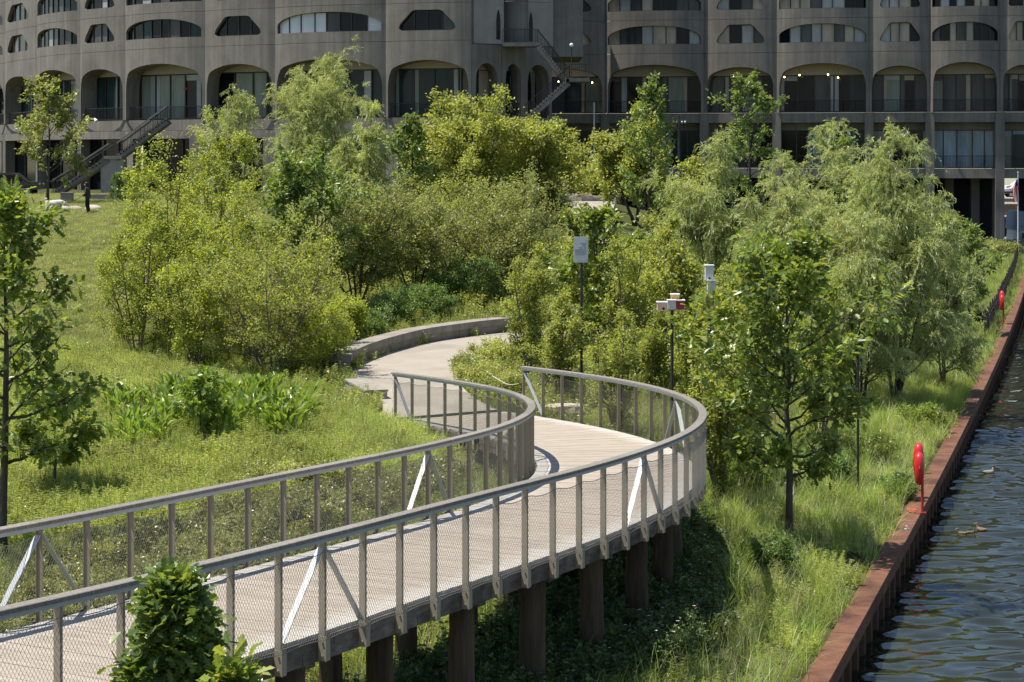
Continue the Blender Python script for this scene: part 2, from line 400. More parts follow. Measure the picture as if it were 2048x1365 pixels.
b = N.new('ShaderNodeBump'); b.inputs['Strength'].default_value = .35; b.inputs['Distance'].default_value = .01
L.new(nz.outputs[0], b.inputs['Height']); L.new(b.outputs[0], p.inputs['Normal'])
PW = .1455
nplank = int((S1 - S0)/PW)
for i in range(nplank):
    sa, sb = S0 + i*PW + .003, S0 + (i+1)*PW - .003; sm = (sa+sb)/2
    c = cl_at(sm); th = cl_theta(sm); dz = rng.normal(0, .0012)
    ov = HALF + rng.uniform(-.006, .006)
    cs = [cl_at(sa, -ov), cl_at(sa, ov), cl_at(sb, ov), cl_at(sb, -ov)]
    ca, sn = math.cos(-th), math.sin(-th)
    v = []
    for zz in (-.04, 0):
        for q in cs:
            dx, dy = q[0]-c[0], q[1]-c[1]
            v.append((dx*ca + dy*sn, -dx*sn + dy*ca, q[2]-c[2]+zz+dz))
    # a small round-over on the two long edges
    mb = MB(); mb.add(v, [(0,3,2,1),(4,5,6,7),(0,1,5,4),(1,2,6,5),(2,3,7,6),(3,0,4,7)])
    mb.build('plank', md, bw, loc=tuple(c), rz=-th)

# fascia beams, joists and piles
def ribbon(sa, sb, o0, o1, z0, z1, n=5):
    m = MB(); rings = []
    for s in np.linspace(sa, sb, n):
        rings.append([cl_at(s, o0, z0), cl_at(s, o1, z0), cl_at(s, o1, z1), cl_at(s, o0, z1)])
    return m.loft(rings)
for sgn in (-1, 1):
    s = S0
    while s < S1 - .2:
        e = min(s + 2.46, S1)
        for k, (za, zb, oo) in enumerate(((-.165, -.042, .0), (-.305, -.169, .012))):
            sh = .6 if k else 0
            ribbon(max(s - sh, S0), min(e - sh if e < S1 else e, S1) - .01, sgn*(HALF - .05 - oo), sgn*(HALF + .03 - oo), za, zb).build('fascia_board', MT['fascia'], bw)
        s = e
for off in (-.75, 0, .75):
    s = S0
    while s < S1:
        e = min(s + 6, S1); ribbon(s, e - .01, off - .05, off + .05, -.3, -.042, 9).build('joist', MT['fascia'], bw); s = e
for k in range(16):
    s = 1.0 + k*2.03
    if s > 31: break
    for off in (-.98, 1.02):
        q = cl_at(s + rng.uniform(-.08, .08), off); gz = float(ground_z(q[0], q[1])) - .5
        r0 = rng.uniform(.15, .18); m = MB()
        zs = np.linspace(gz, q[2] - .30, 7)
        pts = [(q[0] + rng.normal(0, .006), q[1] + rng.normal(0, .006), z) for z in zs]
        m.tube(pts, [r0*1.08*(1 - .02*i) for i in range(7)], 16); m.build('pile', MT['pile'], bw, smooth=True)
    qa, qb = cl_at(s, -1.3, -.36), cl_at(s, 1.3, -.36)
    MB().bar(qa, qb, .2, .12).build('pile_cap_beam', MT['fascia'], bw)

# railings
PITCH = .82
pm = MB()
pm.box((.042, 0, .50), (.078, .012, 1.02)); pm.box((.080, .016, .50), (.008, .024, 1.02));
pm.box((.052, .0, -.145), (.10, .02, .27)); pm.box((.098, .03, -.145), (.012, .085, .27))
for z in (-.07, -.22): pm.tube([(.055, -.012, z), (.055, -.024, z)], .012, 6)
post_me = pm.mesh('post', MT['post'])
for side, sgn, ph, s_end in (('right', 1, 6.95, 32.4), ('left', -1, 5.95, 33.0)):
    k0 = int(math.floor((S0 + .3 - ph)/PITCH)) + 1
    posts = []; k = k0
    while ph + k*PITCH <= s_end + .05: posts.append((k, ph + k*PITCH)); k += 1
    ends = (posts[0][1] - .08, posts[-1][1] + .06)
    m = MB(); rings = []
    for s in np.linspace(ends[0], ends[1], 90):
        rings.append([cl_at(s, sgn*a, z) for a, z in ((1.505, 1.012), (1.595, 1.012), (1.595, 1.058), (1.505, 1.058))])
    m.loft(rings); rail = m.build('railing', MT['rail_steel'], bw)
    rail['label'] = 'tan posted mesh railing along the %s edge of the deck' % ('river' if sgn > 0 else 'meadow')
    # weathered cap boards in lengths
    s = ends[0]
    while s < ends[1] - .05:
        e = min(s + PITCH*3, ends[1]); m = MB()
        rings = [[cl_at(q, sgn*a, z) for a, z in ((1.478, 1.06), (1.622, 1.06), (1.622, 1.10), (1.614, 1.106), (1.486, 1.106), (1.478, 1.10))] for q in np.linspace(s, e - .006, 9)]
        m.loft(rings).build('cap_board', MT['rail_wood'], rail); s = e
    for k, s in posts:
        c = cl_at(s, sgn*1.50); th = cl_theta(s)
        o = link('post', post_me, rail, tuple(c))
        o.rotation_euler = (0, 0, -th if sgn > 0 else -th + math.pi)
        if k % 11 == 0 or s == posts[-1][1]:
            for d in (-1, 1):
                if (d > 0 and s == posts[-1][1]): continue
                a = cl_at(s + d*.03, sgn*1.545, .95); bq = cl_at(s + d*(PITCH - .03), sgn*1.545, .03)
                w = cl_at(s, sgn*1.6) - cl_at(s, sgn*1.5)
                t = unit(bq - a); MB().bar(a, bq, .012, .075, up=w).build('brace', MT['galv'], rail)
    # woven wire net hung on the outer face
    m = MB(); zb, zt = -.05, .93
    dw, dh = .046, .078; sl_ = (zt - zb)*dw/dh
    svals = np.arange(ends[0] - sl_, ends[1], dw)
    nseg = 4; P0 = []; P1 = []
    pos = np.array([s for _, s in posts])
    for dirn in (1, -1):
        fr = np.linspace(0, 1, nseg + 1)
        ss = svals[:, None] + (fr if dirn > 0 else 1 - fr)[None, :]*sl_
        zz = zb + fr[None, :]*(zt - zb) + 0*ss
        # the top edge sags a little between posts, the bottom is pulled up between them
        phs = ((ss - pos[0])/PITCH) % 1.0; sag = 4*phs*(1 - phs)
        zz = zz - .045*sag*fr[None, :] + .03*sag*(1 - fr[None, :])
        Q = cl_at(ss, sgn*1.604); Q[..., 2] += zz
        ok = (ss[:, :-1] > ends[0]) & (ss[:, 1:] > ends[0]) & (ss[:, :-1] < ends[1]) & (ss[:, 1:] < ends[1])
        P0.append(Q[:, :-1][ok]); P1.append(Q[:, 1:][ok])
    m.tubes(np.concatenate(P0), np.concatenate(P1), .0021, 3)
    for z0, s_ in ((zt, -.045), (zb, .03)):
        sv = np.arange(ends[0], ends[1], PITCH/6); phs = ((sv - pos[0])/PITCH) % 1.0
        Q = cl_at(sv, sgn*1.604); Q[:, 2] += z0 + s_*4*phs*(1 - phs)
        m.tubes(Q[:-1], Q[1:], .0048, 5)
    o = m.build('wire_mesh', MT['wire'], rail); o['kind'] = 'stuff'

# ================================================================= CONCRETE PATH AND BENCH
PZ = 3.285
Lb = np.array([(-3.0, 46.35), (-3.2, 49.8), (-4.1, 53), (-4.6, 56.5), (-4.4, 59), (-3.9, 61.4), (-2.8, 65.2), (-.5, 68.9), (3, 71.5), (7, 73.5), (12, 75.5)])
Rb = np.array([(-.35, 48.0), (-.9, 50), (-1.3, 52.5), (-1.5, 55.5), (-1.6, 58), (-1.55, 59.6), (-1.3, 61.2), (-.4, 64.5), (3, 67.5), (7.5, 70), (12.5, 72)])
def resample(P, n):
    t = np.linspace(0, 1, len(P)); q = np.linspace(0, 1, n)
    x = np.interp(q, t, P[:, 0]); y = np.interp(q, t, P[:, 1])
    for _ in range(3):
        x[1:-1] = (x[:-2] + 2*x[1:-1] + x[2:])/4; y[1:-1] = (y[:-2] + 2*y[1:-1] + y[2:])/4
    return np.stack([x, y], 1)
Ls, Rs = resample(Lb, 60), resample(Rb, 60)
PATHPOLY = np.concatenate([Ls, Rs[::-1]])
m = MB(); rings = []
for a, b_ in zip(Ls, Rs):
    rings.append([(a[0], a[1], PZ), (b_[0], b_[1], PZ), (b_[0], b_[1], PZ-.25), (a[0], a[1], PZ-.25)])
m.loft(rings); tag(m.build('path', MT['path']), kind='structure')
def in_poly(x, y, P):
    ins = np.zeros(len(x), bool); j = len(P) - 1
    for i in range(len(P)):
        xi, yi = P[i]; xj, yj = P[j]
        c = ((yi > y) != (yj > y)) & (x < (xj - xi)*(y - yi)/(yj - yi + 1e-12) + xi); ins ^= c; j = i
    return ins
bench = empty('bench', (-3.6, 62, PZ), label='long curved concrete bench wall at the far side of the path', cat='bench')
bi = Vector((3.6, -62, -PZ))
seg = Ls[(Ls[:, 1] > 56.3) & (Ls[:, 1] < 69.6)]
d = np.concatenate([[0], np.cumsum(np.hypot(*np.diff(seg, axis=0).T))]); Lb_ = d[-1]
def bpt(q, off):
    x = np.interp(q, d, seg[:, 0]); y = np.interp(q, d, seg[:, 1]); e = .2
    tx = np.interp(q+e, d, seg[:, 0]) - np.interp(q-e, d, seg[:, 0]); ty = np.interp(q+e, d, seg[:, 1]) - np.interp(q-e, d, seg[:, 1])
    n = math.hypot(tx, ty); return x - ty/n*off, y + tx/n*off
nb = 7
for i in range(nb):
    qa, qb = Lb_*i/nb + .008, Lb_*(i+1)/nb - .008
    for nm, o0, o1, z0, z1 in (('bench_base', .06, .55, -.05, .25), ('bench_seat', .0, .62, .254, .47)):
        m = MB(); rings = []
        for q in np.linspace(qa, qb, 6):
            (x0, y0), (x1, y1) = bpt(q, o0), bpt(q, o1)
            rings.append([(x0, y0, PZ+z0), (x1, y1, PZ+z0), (x1, y1, PZ+z1), (x0, y0, PZ+z1)])
        o = m.loft(rings).build(nm, MT['bench'], bench); o.location = bi
sl_b = empty('stone_block', (-3.75, 51.3, PZ-.1), rz=-1.25+math.pi/2, label='low grey slab block at the meadow edge of the path', cat='block')
m = MB(); m.box((0, 0, .12), (.55, 2.6, .36)); m.build('slab', MT['bench'], sl_b)
sl_b.rotation_euler = (0, 0, .28)
m = MB(); m.box((0, 0, .31), (.60, 2.66, .05)); m.build('coping', MT['bench'], sl_b)

# far paved rise with limestone blocks
m = MB(); fy = np.linspace(96, 119, 12)
rings = []
for yy in fy:
    xl = xat(1118 + (119-yy)*.8, yy); xr_ = xat(1230 - (119-yy)*.4, yy); z = float(ground_z((xl+xr_)/2, yy)) + .12 + .35*np.clip((yy-100)/15, 0, 1)
    rings.append([(xl, yy, z), (xr_, yy, z), (xr_, yy, z-.6), (xl, yy, z-.6)])
m.loft(rings); tag(m.build('upper_path', MT['path']), kind='structure')
PATH2 = np.array([(xat(1118+(119-a)*.8, a), a) for a in fy] + [(xat(1230-(119-a)*.4, a), a) for a in fy[::-1]])
blk = [(1130, 24, 'tall'), (1152, 22, 'square'), (1174, 20, 'darker brown'), (1196, 24, 'long')]
for i, (px, w, word) in enumerate(blk):
    Y = 119.3 + .1*i; W_ = w*Y/F
    q = MB(); rings = []
    for zz, sc in ((0, 1), (.1, 1.02), (.42, 1.0), (.52, .93)):
        rings.append([(a*W_/2*sc + rng.normal(0, .012), b_*.3*sc + rng.normal(0, .012), zz) for a, b_ in ((-1,-1),(0,-1.03),(1,-1),(1,0),(1,1),(0,1),(-1,1),(-1,0))])
    zb = float(ground_z(xat(px, Y), Y)) + .4
    o = q.loft(rings).build('limestone_block', MT['stone'], loc=(xat(px, Y), Y, zb - .05))
    tag(o, '%s pale limestone block at the top of the far path, %s from left' % (word, ('first', 'second', 'third', 'fourth')[i]), 'stone', 'limestone blocks at the far path')
for px, top, word in ((1143, 396, 'slim'), (1228, 385, 'broad')):
    Y = 117.0; e = empty('stair_post', (xat(px, Y), Y, float(ground_z(xat(px, Y), Y)) + .3), label='%s white post standing beside the far limestone blocks' % word, cat='post')
    h = zat(top, Y) - e.location.z
    q = MB(); w = .22 if word == 'broad' else .13
    q.box((0, 0, h/2), (w, .2, h)); q.build('shaft', MT['white'], e)
    if word == 'broad':
        q = MB(); q.tube([(-.12, 0, h-.02), (-.1, 0, h+.05), (0, 0, h+.09), (.12, 0, h+.06), (.2, 0, h-.1), (.22, 0, h-.5)], .05, 8); q.build('curved_handrail', MT['white'], e, smooth=True)
    else:
        q = MB(); q.box((0, 0, h+.03), (w+.06, .26, .06)); q.build('post_cap', MT['white'], e)
# ================================================================= BUILDINGS
class Bay:
    def __init__(s, p0, p1, bulge):
        s.p0 = np.array(p0, float); s.p1 = np.array(p1, float); d = s.p1 - s.p0
        s.w = float(np.hypot(*d)); d /= s.w; s.d = d; s.n = np.array((d[1], -d[0])); s.b = bulge
    def pos(s, u, z, depth=0.0, flat=False):
        k = 0 if flat else s.b*(1 - abs(2*u - 1)**3)
        q = s.p0 + (s.p1 - s.p0)*u + s.n*(k - depth)
        return (q[0], q[1], z)
def lift(fn):        # opening function of x in [-1,1]
    return fn
def panel(name, bay, z0, z1, parent, mat, op=None, reveal=.3, ret=.14, jz=.012):
    """one cast panel: outer skin in vertical strips, opening with its reveal, returned edges"""
    g = .014/bay.w; z0 += jz; z1 -= jz
    us = list(np.linspace(g, 1-g, 15))
    if op:
        ua, ub, fb, ft = op
        us = [u for u in us if u < ua - .004 or u > ub + .004] + list(ua + (ub-ua)*(.5 - .5*np.cos(np.pi*np.linspace(0, 1, 23))))
    us = sorted(us); m = MB(); V = []; Fq = []
    def quad(a, b_, c, d_):
        n = len(V); V.extend((a, b_, c, d_)); Fq.append((n, n+1, n+2, n+3))
    P = bay.pos
    for a, b_ in zip(us[:-1], us[1:]):
        if op and a >= ua - 1e-6 and b_ <= ub + 1e-6:
            xa, xb = (a-ua)/(ub-ua)*2-1, (b_-ua)/(ub-ua)*2-1
            ba, bb, ta, tb = fb(xa), fb(xb), ft(xa), ft(xb)
            if max(ba, bb) > z0 + .005:
                quad(P(a, z0), P(b_, z0), P(b_, bb), P(a, ba)); quad(P(a, ba), P(b_, bb), P(b_, bb, reveal), P(a, ba, reveal))
            quad(P(a, ta), P(b_, tb), P(b_, z1), P(a, z1)); quad(P(b_, tb), P(a, ta), P(a, ta, reveal), P(b_, tb, reveal))
        else:
            quad(P(a, z0), P(b_, z0), P(b_, z1), P(a, z1))
        quad(P(a, z1), P(b_, z1), P(b_, z1, ret), P(a, z1, ret)); quad(P(b_, z0), P(a, z0), P(a, z0, ret), P(b_, z0, ret))
    if op:
        for u, x, sg in ((ua, -1, 1), (ub, 1, -1)):
            bb, tt = max(fb(x), z0), ft(x)
            if tt - bb > .02:
                qd = (P(u, bb), P(u, tt), P(u, tt, reveal), P(u, bb, reveal)); quad(*(qd if sg > 0 else qd[::-1]))
    for u, sg in ((us[0], 1), (us[-1], -1)):
        qd = (P(u, z0), P(u, z0, ret), P(u, z1, ret), P(u, z1)); quad(*(qd if sg > 0 else qd[::-1]))
    m.add(V, Fq); return m.build(name, mat, parent)
def arch_window(b, t):
    bs = b + .42*(t-b)
    return (lambda x: b), (lambda x: bs + (t-bs)*max(0., 1-abs(x)**2.3)**.62)
def trap_window(b, t):
    def top(x):
        e = np.clip((abs(x) - .52)/.48, 0, 1); return t - (t-b)*(.70*e + .14*np.clip((e-.9)/.1, 0, 1)) - .05*np.clip((abs(x)-.46)/.1, 0, 1)
    def bot(x):
        e = np.clip((abs(x) - .86)/.14, 0, 1); return b + (t-b)*.12*e*e
    return bot, top
def tall_arch(z0, zs, zt):
    def ft(x):
        a = abs(x); z = zt - .8*a**2.2
        if a > .86: z -= (zt - .8 - zs)*(1 - math.sqrt(max(0., 1 - ((a-.86)/.14)**2)))
        return z
    return (lambda x: z0), ft
prng = random.Random(11)
def glazing(name, bay, ua, ub, zb, zt, depth, n, parent, pal, flat=False, fw=.07, transom=None, strips=None):
    """bronze frame with one pane per light"""
    P = lambda u, z, dd=0: bay.pos(u, z, depth + dd, flat)
    m = MB(); e = np.linspace(ua, ub, n+1)
    if n > 3: e[1:-1] += np.array([prng.uniform(-.12, .12) for _ in range(n-1)])*(ub-ua)/n
    for u in e: m.bar(P(u, zb), P(u, zt), fw, fw, up=(bay.n[0], bay.n[1], 0))
    for z in (zb + fw/2, zt - fw/2) + ((transom,) if transom else ()):
        for a, b_ in zip(e[:-1], e[1:]): m.bar(P(a, z), P(b_, z), fw, fw)
    fr = m.build(name, MT['bronze'], parent)
    for a, b_ in zip(e[:-1], e[1:]):
        q = MB(); q.add([P(a, zb, .05), P(b_, zb, .05), P(b_, zt, .05), P(a, zt, .05)], [(0, 1, 2, 3)])
        q.build('pane', MT[prng.choice(pal)], fr)
        if strips and prng.random() < .75:
            w = (b_-a)*prng.uniform(.12, .3); s0 = prng.choice((a + (b_-a)*.04, b_ - w - (b_-a)*.04)); q = MB()
            q.add([P(s0, zb, .03), P(s0+w, zb, .03), P(s0+w, zt, .03), P(s0, zt, .03)], [(0, 1, 2, 3)]); q.build('curtain', MT[prng.choice(strips)], fr)
        if strips and prng.random() < .35:
            zz = zt - (zt-zb)*prng.uniform(.1, .2); q = MB(); q.add([P(a, zz, .035), P(b_, zz, .035), P(b_, zt, .035), P(a, zt, .035)], [(0, 1, 2, 3)]); q.build('blind', MT[prng.choice(strips)], fr)
    return fr
def railing(name, A, B, h, parent, mat, gap=.13, bar=.022, posts=True):
    A = np.array(A, float); B = np.array(B, float); m = MB(); L_ = np.linalg.norm(B-A); n = max(2, int(L_/gap))
    up = np.array((0, 0, 1.0))
    m.bar(A + up*h, B + up*h, .045, .045); m.bar(A + up*.1, B + up*.1, .03, .03)
    t = np.linspace(0, 1, n+1)[:, None]
    Q = A + (B-A)*t; m.tubes(Q + up*.1, Q + up*h, bar/2, 4)
    if posts:
        for q in Q[::8]: m.tube([q, q + up*h], .025, 4)
    return m.build(name, mat, parent)

ZB, ST = 18.0, 2.85
def bays(bounds, kinds):
    P = [np.array((xat(px, Y), Y)) for px, Y in bounds]
    return [Bay(P[i], P[i+1], .75 if k == 'w' else .38) for i, k in enumerate(kinds)]

# ---------------------------------------------------------------- the wing on the lawn side
lw = empty('apartment_wing', (-25, 158, 6.4), label='sunlit grey-brown concrete apartment wing with scalloped bays and tall arches behind the lawn', cat='building')
linv = Vector((25, -158, -6.4))
class Root:      # children keep world coordinates
    pass
def settle(root):
    inv_ = Matrix.Translation(-Vector(root.location))
    for c in root.children:
        c.matrix_parent_inverse = inv_
lb = [(-140, 222), (-60, 203), (10, 188), (75, 178), (160, 170), (250, 165), (410, 159.5), (550, 156), (771, 152), (943, 150)]
lk = ['n', 'w', 'n', 'w', 'n', 'w', 'n', 'w', 'n']
LWB = bays(lb, lk); LSL = 12.25
PAL_UP = ['g_dark']*6 + ['g_mid']*2 + ['g_green']*2 + ['g_curtain_reflect']
PAL_LO = ['g_green']*5 + ['g_dark']*3 + ['g_sage']*2
for b_, k in zip(LWB, lk):
    for s_ in range(4):
        z0 = ZB + s_*ST; z1 = z0 + ST
        if k == 'w':
            fb, ft = arch_window(z0 + .82, z1 - .5); ua, ub = .03, .97
        else:
            fb, ft = trap_window(z0 + .78, z1 - .52); ua, ub = .17, .83
        panel('concrete_panel', b_, z0, z1, lw, MT['concrete'], (ua, ub, fb, ft), reveal=.32)
        if s_ < 3: glazing('window', b_, ua + .004, ub - .004, z0 + .76, z1 - .48, .26, 8 if k == 'w' else 4, lw, ['g_white', 'g_white', 'g_dark', 'g_curtain_reflect', 'g_white', 'g_mid'] if b_ is LWB[7] else PAL_UP)
    c = .22/b_.w
    fb, ft = tall_arch(LSL, 14.5, 16.75 if k == 'w' else 16.55)
    panel('arch_panel', b_, LSL - .0, ZB, lw, MT['concrete'], (c, 1-c, fb, ft), reveal=1.5)
    glazing('balcony_window', b_, .0, 1.0, LSL + .02, 16.0, 1.55, 5 if k == 'w' else 4, lw, PAL_LO, flat=True, fw=.11, strips=['g_sage', 'g_curtain_reflect'])
    m = MB(); m.bar(b_.pos(0, 16.7, 1.52, True), b_.pos(1, 16.7, 1.52, True), .12, 1.4, up=(0, 0, 1)); m.build('lintel', MT['lintel'], lw)
    m = MB(); A, B = b_.pos(0, LSL - .45, 1.3, True), b_.pos(1, LSL - .45, 1.3, True)
    m.bar(A, B, 2.5, .86); m.build('balcony_slab', MT['concrete'], lw)
    railing('balcony_railing', b_.pos(c, LSL, .35, True), b_.pos(1-c, LSL, .35, True), 1.05, lw, MT['iron'])
    # ground storey: pier wall with a wide dark opening
    fb2, ft2 = (lambda x: 5.0), (lambda x: 10.7)
    ga, gb_ = (.04, .97) if b_ in LWB[:5] else (.16, .86)
    panel('base_wall', b_, 5.6, LSL - .9, lw, MT['concrete'], (ga, gb_, fb2, ft2), reveal=.9)
    glazing('ground_window', b_, ga - .02, gb_ + .02, 5.6, 10.75, .9, 3, lw, ['g_dark', 'g_dark', 'g_dark', 'g_green'], flat=True, fw=.1)
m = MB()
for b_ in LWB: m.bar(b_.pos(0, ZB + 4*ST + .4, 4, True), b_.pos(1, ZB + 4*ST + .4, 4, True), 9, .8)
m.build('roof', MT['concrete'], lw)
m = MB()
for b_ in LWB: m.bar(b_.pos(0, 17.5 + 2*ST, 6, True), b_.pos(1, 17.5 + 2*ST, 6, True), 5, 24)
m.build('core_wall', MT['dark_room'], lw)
# small dark lettering on two balcony panes
gb = LWB[5]; m = MB()
for u, z, w in ((.60, 14.72, .42), (.845, 14.75, .55), (.845, 14.3, .45)):
    x = -w/2
    while x < w/2:
        wl_ = prng.uniform(.05, .09); q = gb.pos(u + x/gb.w, z + prng.uniform(-.02, .02), 1.47, True); h = prng.choice((.1, .1, .16))
        m.box((q[0], q[1], q[2] + h/2), (wl_*.7, .01, h)); x += wl_ + .02
m.build('lettering', MT['red_dark'], lw)
settle(lw)

# ---------------------------------------------------------------- the wing on the river side
rw = empty('river_wing', (20, 168, 2.5), label='shaded grey concrete apartment wing on tall columns beside the river', cat='building')
rb = [(1040, 172), (1210, 171.5), (1408, 170), (1553, 168.5), (1738, 167), (1860, 166), (2000, 165), (2090, 164.6), (2240, 165), (2360, 166.5), (2520, 169)]
rk = ['n', 'w', 'n', 'w', 'n', 'w', 'n', 'w', 'n', 'w']
RWB = bays(rb, rk); RS1, RS2 = 12.95, 8.25
PAL_R = ['g_dark']*3 + ['g_mid']*3 + ['g_curtain_reflect']*3 + ['g_cream']*4  # cream and grey panes carry reflections as painted colour
PAL_R1 = ['g_dark']*5 + ['g_mid']*4 + ['g_sage'] + ['g_green']*2
PAL_R2 = ['g_dark']*5 + ['g_green']*3 + ['g_sage']
for bi_, (b_, k) in enumerate(zip(RWB, rk)):
    for s_ in range(5):
        z0 = ZB + s_*ST; z1 = z0 + ST
        if k == 'w': fb, ft = arch_window(z0 + .80, z1 - .48); ua, ub = .03, .97
        else: fb, ft = trap_window(z0 + .80, z1 - .45); ua, ub = .18, .84
        panel('concrete_panel', b_, z0, z1, rw, MT['concrete'], (ua, ub, fb, ft), reveal=.32)
        if s_ < 3: glazing('window', b_, ua + .004, ub - .004, z0 + .76, z1 - .44, .26, 8 if k == 'w' else 4, rw, PAL_R)
    c = .24/b_.w
    fb, ft = tall_arch(RS1, 14.9, 17.05 if k == 'w' else 16.8)
    panel('arch_panel', b_, RS1, ZB, rw, MT['concrete'], (c, 1-c, fb, ft), reveal=1.5)
    glazing('balcony_window', b_, 0, 1, RS1 + .02, 16.15, 1.55, 5 if k == 'w' else 4, rw, PAL_R1, flat=True, fw=.09, strips=['g_sage', 'g_mid', 'g_cream', 'g_curtain_reflect'])
    m = MB(); m.bar(b_.pos(0, 16.9, 1.52, True), b_.pos(1, 16.9, 1.52, True), .12, 1.5); m.build('lintel', MT['lintel'], rw)
    m = MB(); m.bar(b_.pos(c, RS1 - .43, 1.35, True), b_.pos(1-c, RS1 - .43, 1.35, True), 2.4, .82); m.build('balcony_slab', MT['concrete'], rw)
    railing('balcony_railing', b_.pos(c, RS1, .35, True), b_.pos(1-c, RS1, .35, True), 1.05, rw, MT['iron'])
    glazing('lower_window', b_, 0, 1, RS2 + .02, 11.5, 1.6, 5 if k == 'w' else 3, rw, PAL_R2 if bi_ != 5 else ['g_blue', 'g_blue', 'g_curtain_reflect'], flat=True, fw=.09, strips=['g_sage', 'g_blue'])
    m = MB(); m.bar(b_.pos(0, 11.8, 1.55, True), b_.pos(1, 11.8, 1.55, True), .12, .62); m.build('lower_lintel', MT['concrete'], rw)
    m = MB(); m.bar(b_.pos(c, RS2 - .4, 1.35, True), b_.pos(1-c, RS2 - .4, 1.35, True), 2.4, .78); m.build('lower_slab', MT['concrete'], rw)
    railing('lower_railing', b_.pos(c, RS2, .35, True), b_.pos(1-c, RS2, .35, True), 1.05, rw, MT['iron'])
    m = MB(); a = b_.pos(0, 0, 0, True)
    m.bar((*(np.array(a[:2]) - b_.n*1.12), .2), (*(np.array(a[:2]) - b_.n*1.12), RS1 - .02), .72, 2.3, up=(b_.n[0], b_.n[1], 0)); m.build('column', MT['concrete'], rw)
    if bi_ != 6:
        m = MB(); q = [b_.pos(u, 0, 7, True) for u in (0, 1)]
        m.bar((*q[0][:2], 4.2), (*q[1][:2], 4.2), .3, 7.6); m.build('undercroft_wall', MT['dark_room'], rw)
        for u in (.3, .68):
            q = b_.pos(u, 0, 5, True); m = MB(); m.box((q[0], q[1], 4), (.7, .7, 7.4)); m.build('undercroft_column', MT['concrete'], rw)
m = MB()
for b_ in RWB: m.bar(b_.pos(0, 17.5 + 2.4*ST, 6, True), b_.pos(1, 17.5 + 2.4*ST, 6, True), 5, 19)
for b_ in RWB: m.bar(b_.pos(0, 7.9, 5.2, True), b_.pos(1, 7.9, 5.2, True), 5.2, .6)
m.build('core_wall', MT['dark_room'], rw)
m = MB()
for b_ in RWB: m.bar(b_.pos(0, ZB + 5*ST + .5, 4, True), b_.pos(1, ZB + 5*ST + .5, 4, True), 9, 1.0)
m.build('roof', MT['concrete'], rw)
settle(rw)

# ---------------------------------------------------------------- stair tower between the wings
tw = empty('stair_tower', (3, 152, 6.4), label='pale concrete stair tower with slit windows between the two wings', cat='tower')
def vwall(name, a, b_, z0, z1, th, mat, parent):
    m = MB(); m.bar((a[0], a[1], (z0+z1)/2), (b_[0], b_[1], (z0+z1)/2), th, z1-z0); return m.build(name, mat, parent)
def pp(px, Y): return np.array((xat(px, Y), Y))
for (a, b_) in (((945, 150.3), (1005, 151.2)), ((1056, 153.6), (1104, 154.6))):
    A, B = pp(*a), pp(*b_); bay = Bay(A, B, .0)
    z = 17.75
    for s_ in range(4): panel('concrete_panel', bay, z + s_*3.4, z + (s_+1)*3.4, tw, MT['concrete_light'], None, ret=.3)
    u = .86 if a[0] == 945 else .12
    q = bay.pos(u, 18.3, -.012); m = MB()
    for zz, w in ((18.1, .3), (18.6, .36), (19.4, .36), (19.95, .27), (20.3, .12), (20.42, .0)): pass
    rings = [[(q[0]-w/2*bay.d[0], q[1]-w/2*bay.d[1]-.01, zz), (q[0]+w/2*bay.d[0], q[1]+w/2*bay.d[1]-.01, zz)] for zz, w in ((18.1, .34), (19.5, .34), (19.95, .26), (20.25, .13), (20.36, .02))]
    V = np.array(rings).reshape(-1, 3); m.add(V, [(2*i, 2*i+1, 2*i+3, 2*i+2) for i in range(4)]); m.build('slit_window', MT['g_dark'], tw)
bay = Bay(pp(1005, 153.2), pp(1056, 154.2), .9)
for s_ in range(4): panel('curved_panel', bay, 17.75 + s_*3.4, 17.75 + (s_+1)*3.4, tw, MT['concrete'], None, ret=.3)
vwall('side_wall', pp(1005, 151.2), pp(1005, 154), 17.75, 31, .2, MT['concrete_light'], tw)
vwall('side_wall', pp(1104, 154.6), pp(1104, 171), 17.75, 31, .2, MT['concrete_light'], tw)
vwall('side_wall', pp(945, 150.3), pp(943, 152), 17.75, 31, .2, MT['concrete'], tw)
arc = [(943, 150), (1003, 151.2), (1049, 152.3), (1104, 154.6)]
for i in range(3):
    bay = Bay(pp(*arc[i]), pp(*arc[i+1]), 0)
    c = .3/bay.w; fb, ft = tall_arch(LSL, 14.4, 16.3)
    panel('arch_panel', bay, LSL, 17.72, tw, MT['concrete'], (c*1.2, 1-c*1.0, fb, ft), reveal=1.4)
    glazing('arcade_window', bay, 0, 1, LSL, 15.9, 1.6, 2, tw, ['g_dark', 'g_dark', 'g_green', 'g_cream'], flat=True, fw=.09)
    m = MB(); m.bar(bay.pos(0, 16.7, 1.6, True), bay.pos(1, 16.7, 1.6, True), .1, 1.7); m.build('lintel', MT['lintel'], tw)
    m = MB(); m.bar(bay.pos(0, LSL-.45, 1.2, True), bay.pos(1, LSL-.45, 1.2, True), 2.4, .86); m.build('slab', MT['concrete'], tw)
    railing('arcade_railing', bay.pos(.06, LSL, .25), bay.pos(.94, LSL, .25), 1.05, tw, MT['iron'])
    vwall('base_wall', bay.pos(0, 0, .4), bay.pos(1, 0, .4), 5.5, LSL-.9, .3, MT['concrete_light'], tw)
m = MB(); m.box((3, 160, 24), (5, 10, 14)); m.build('core', MT['concrete'], tw)
settle(tw)

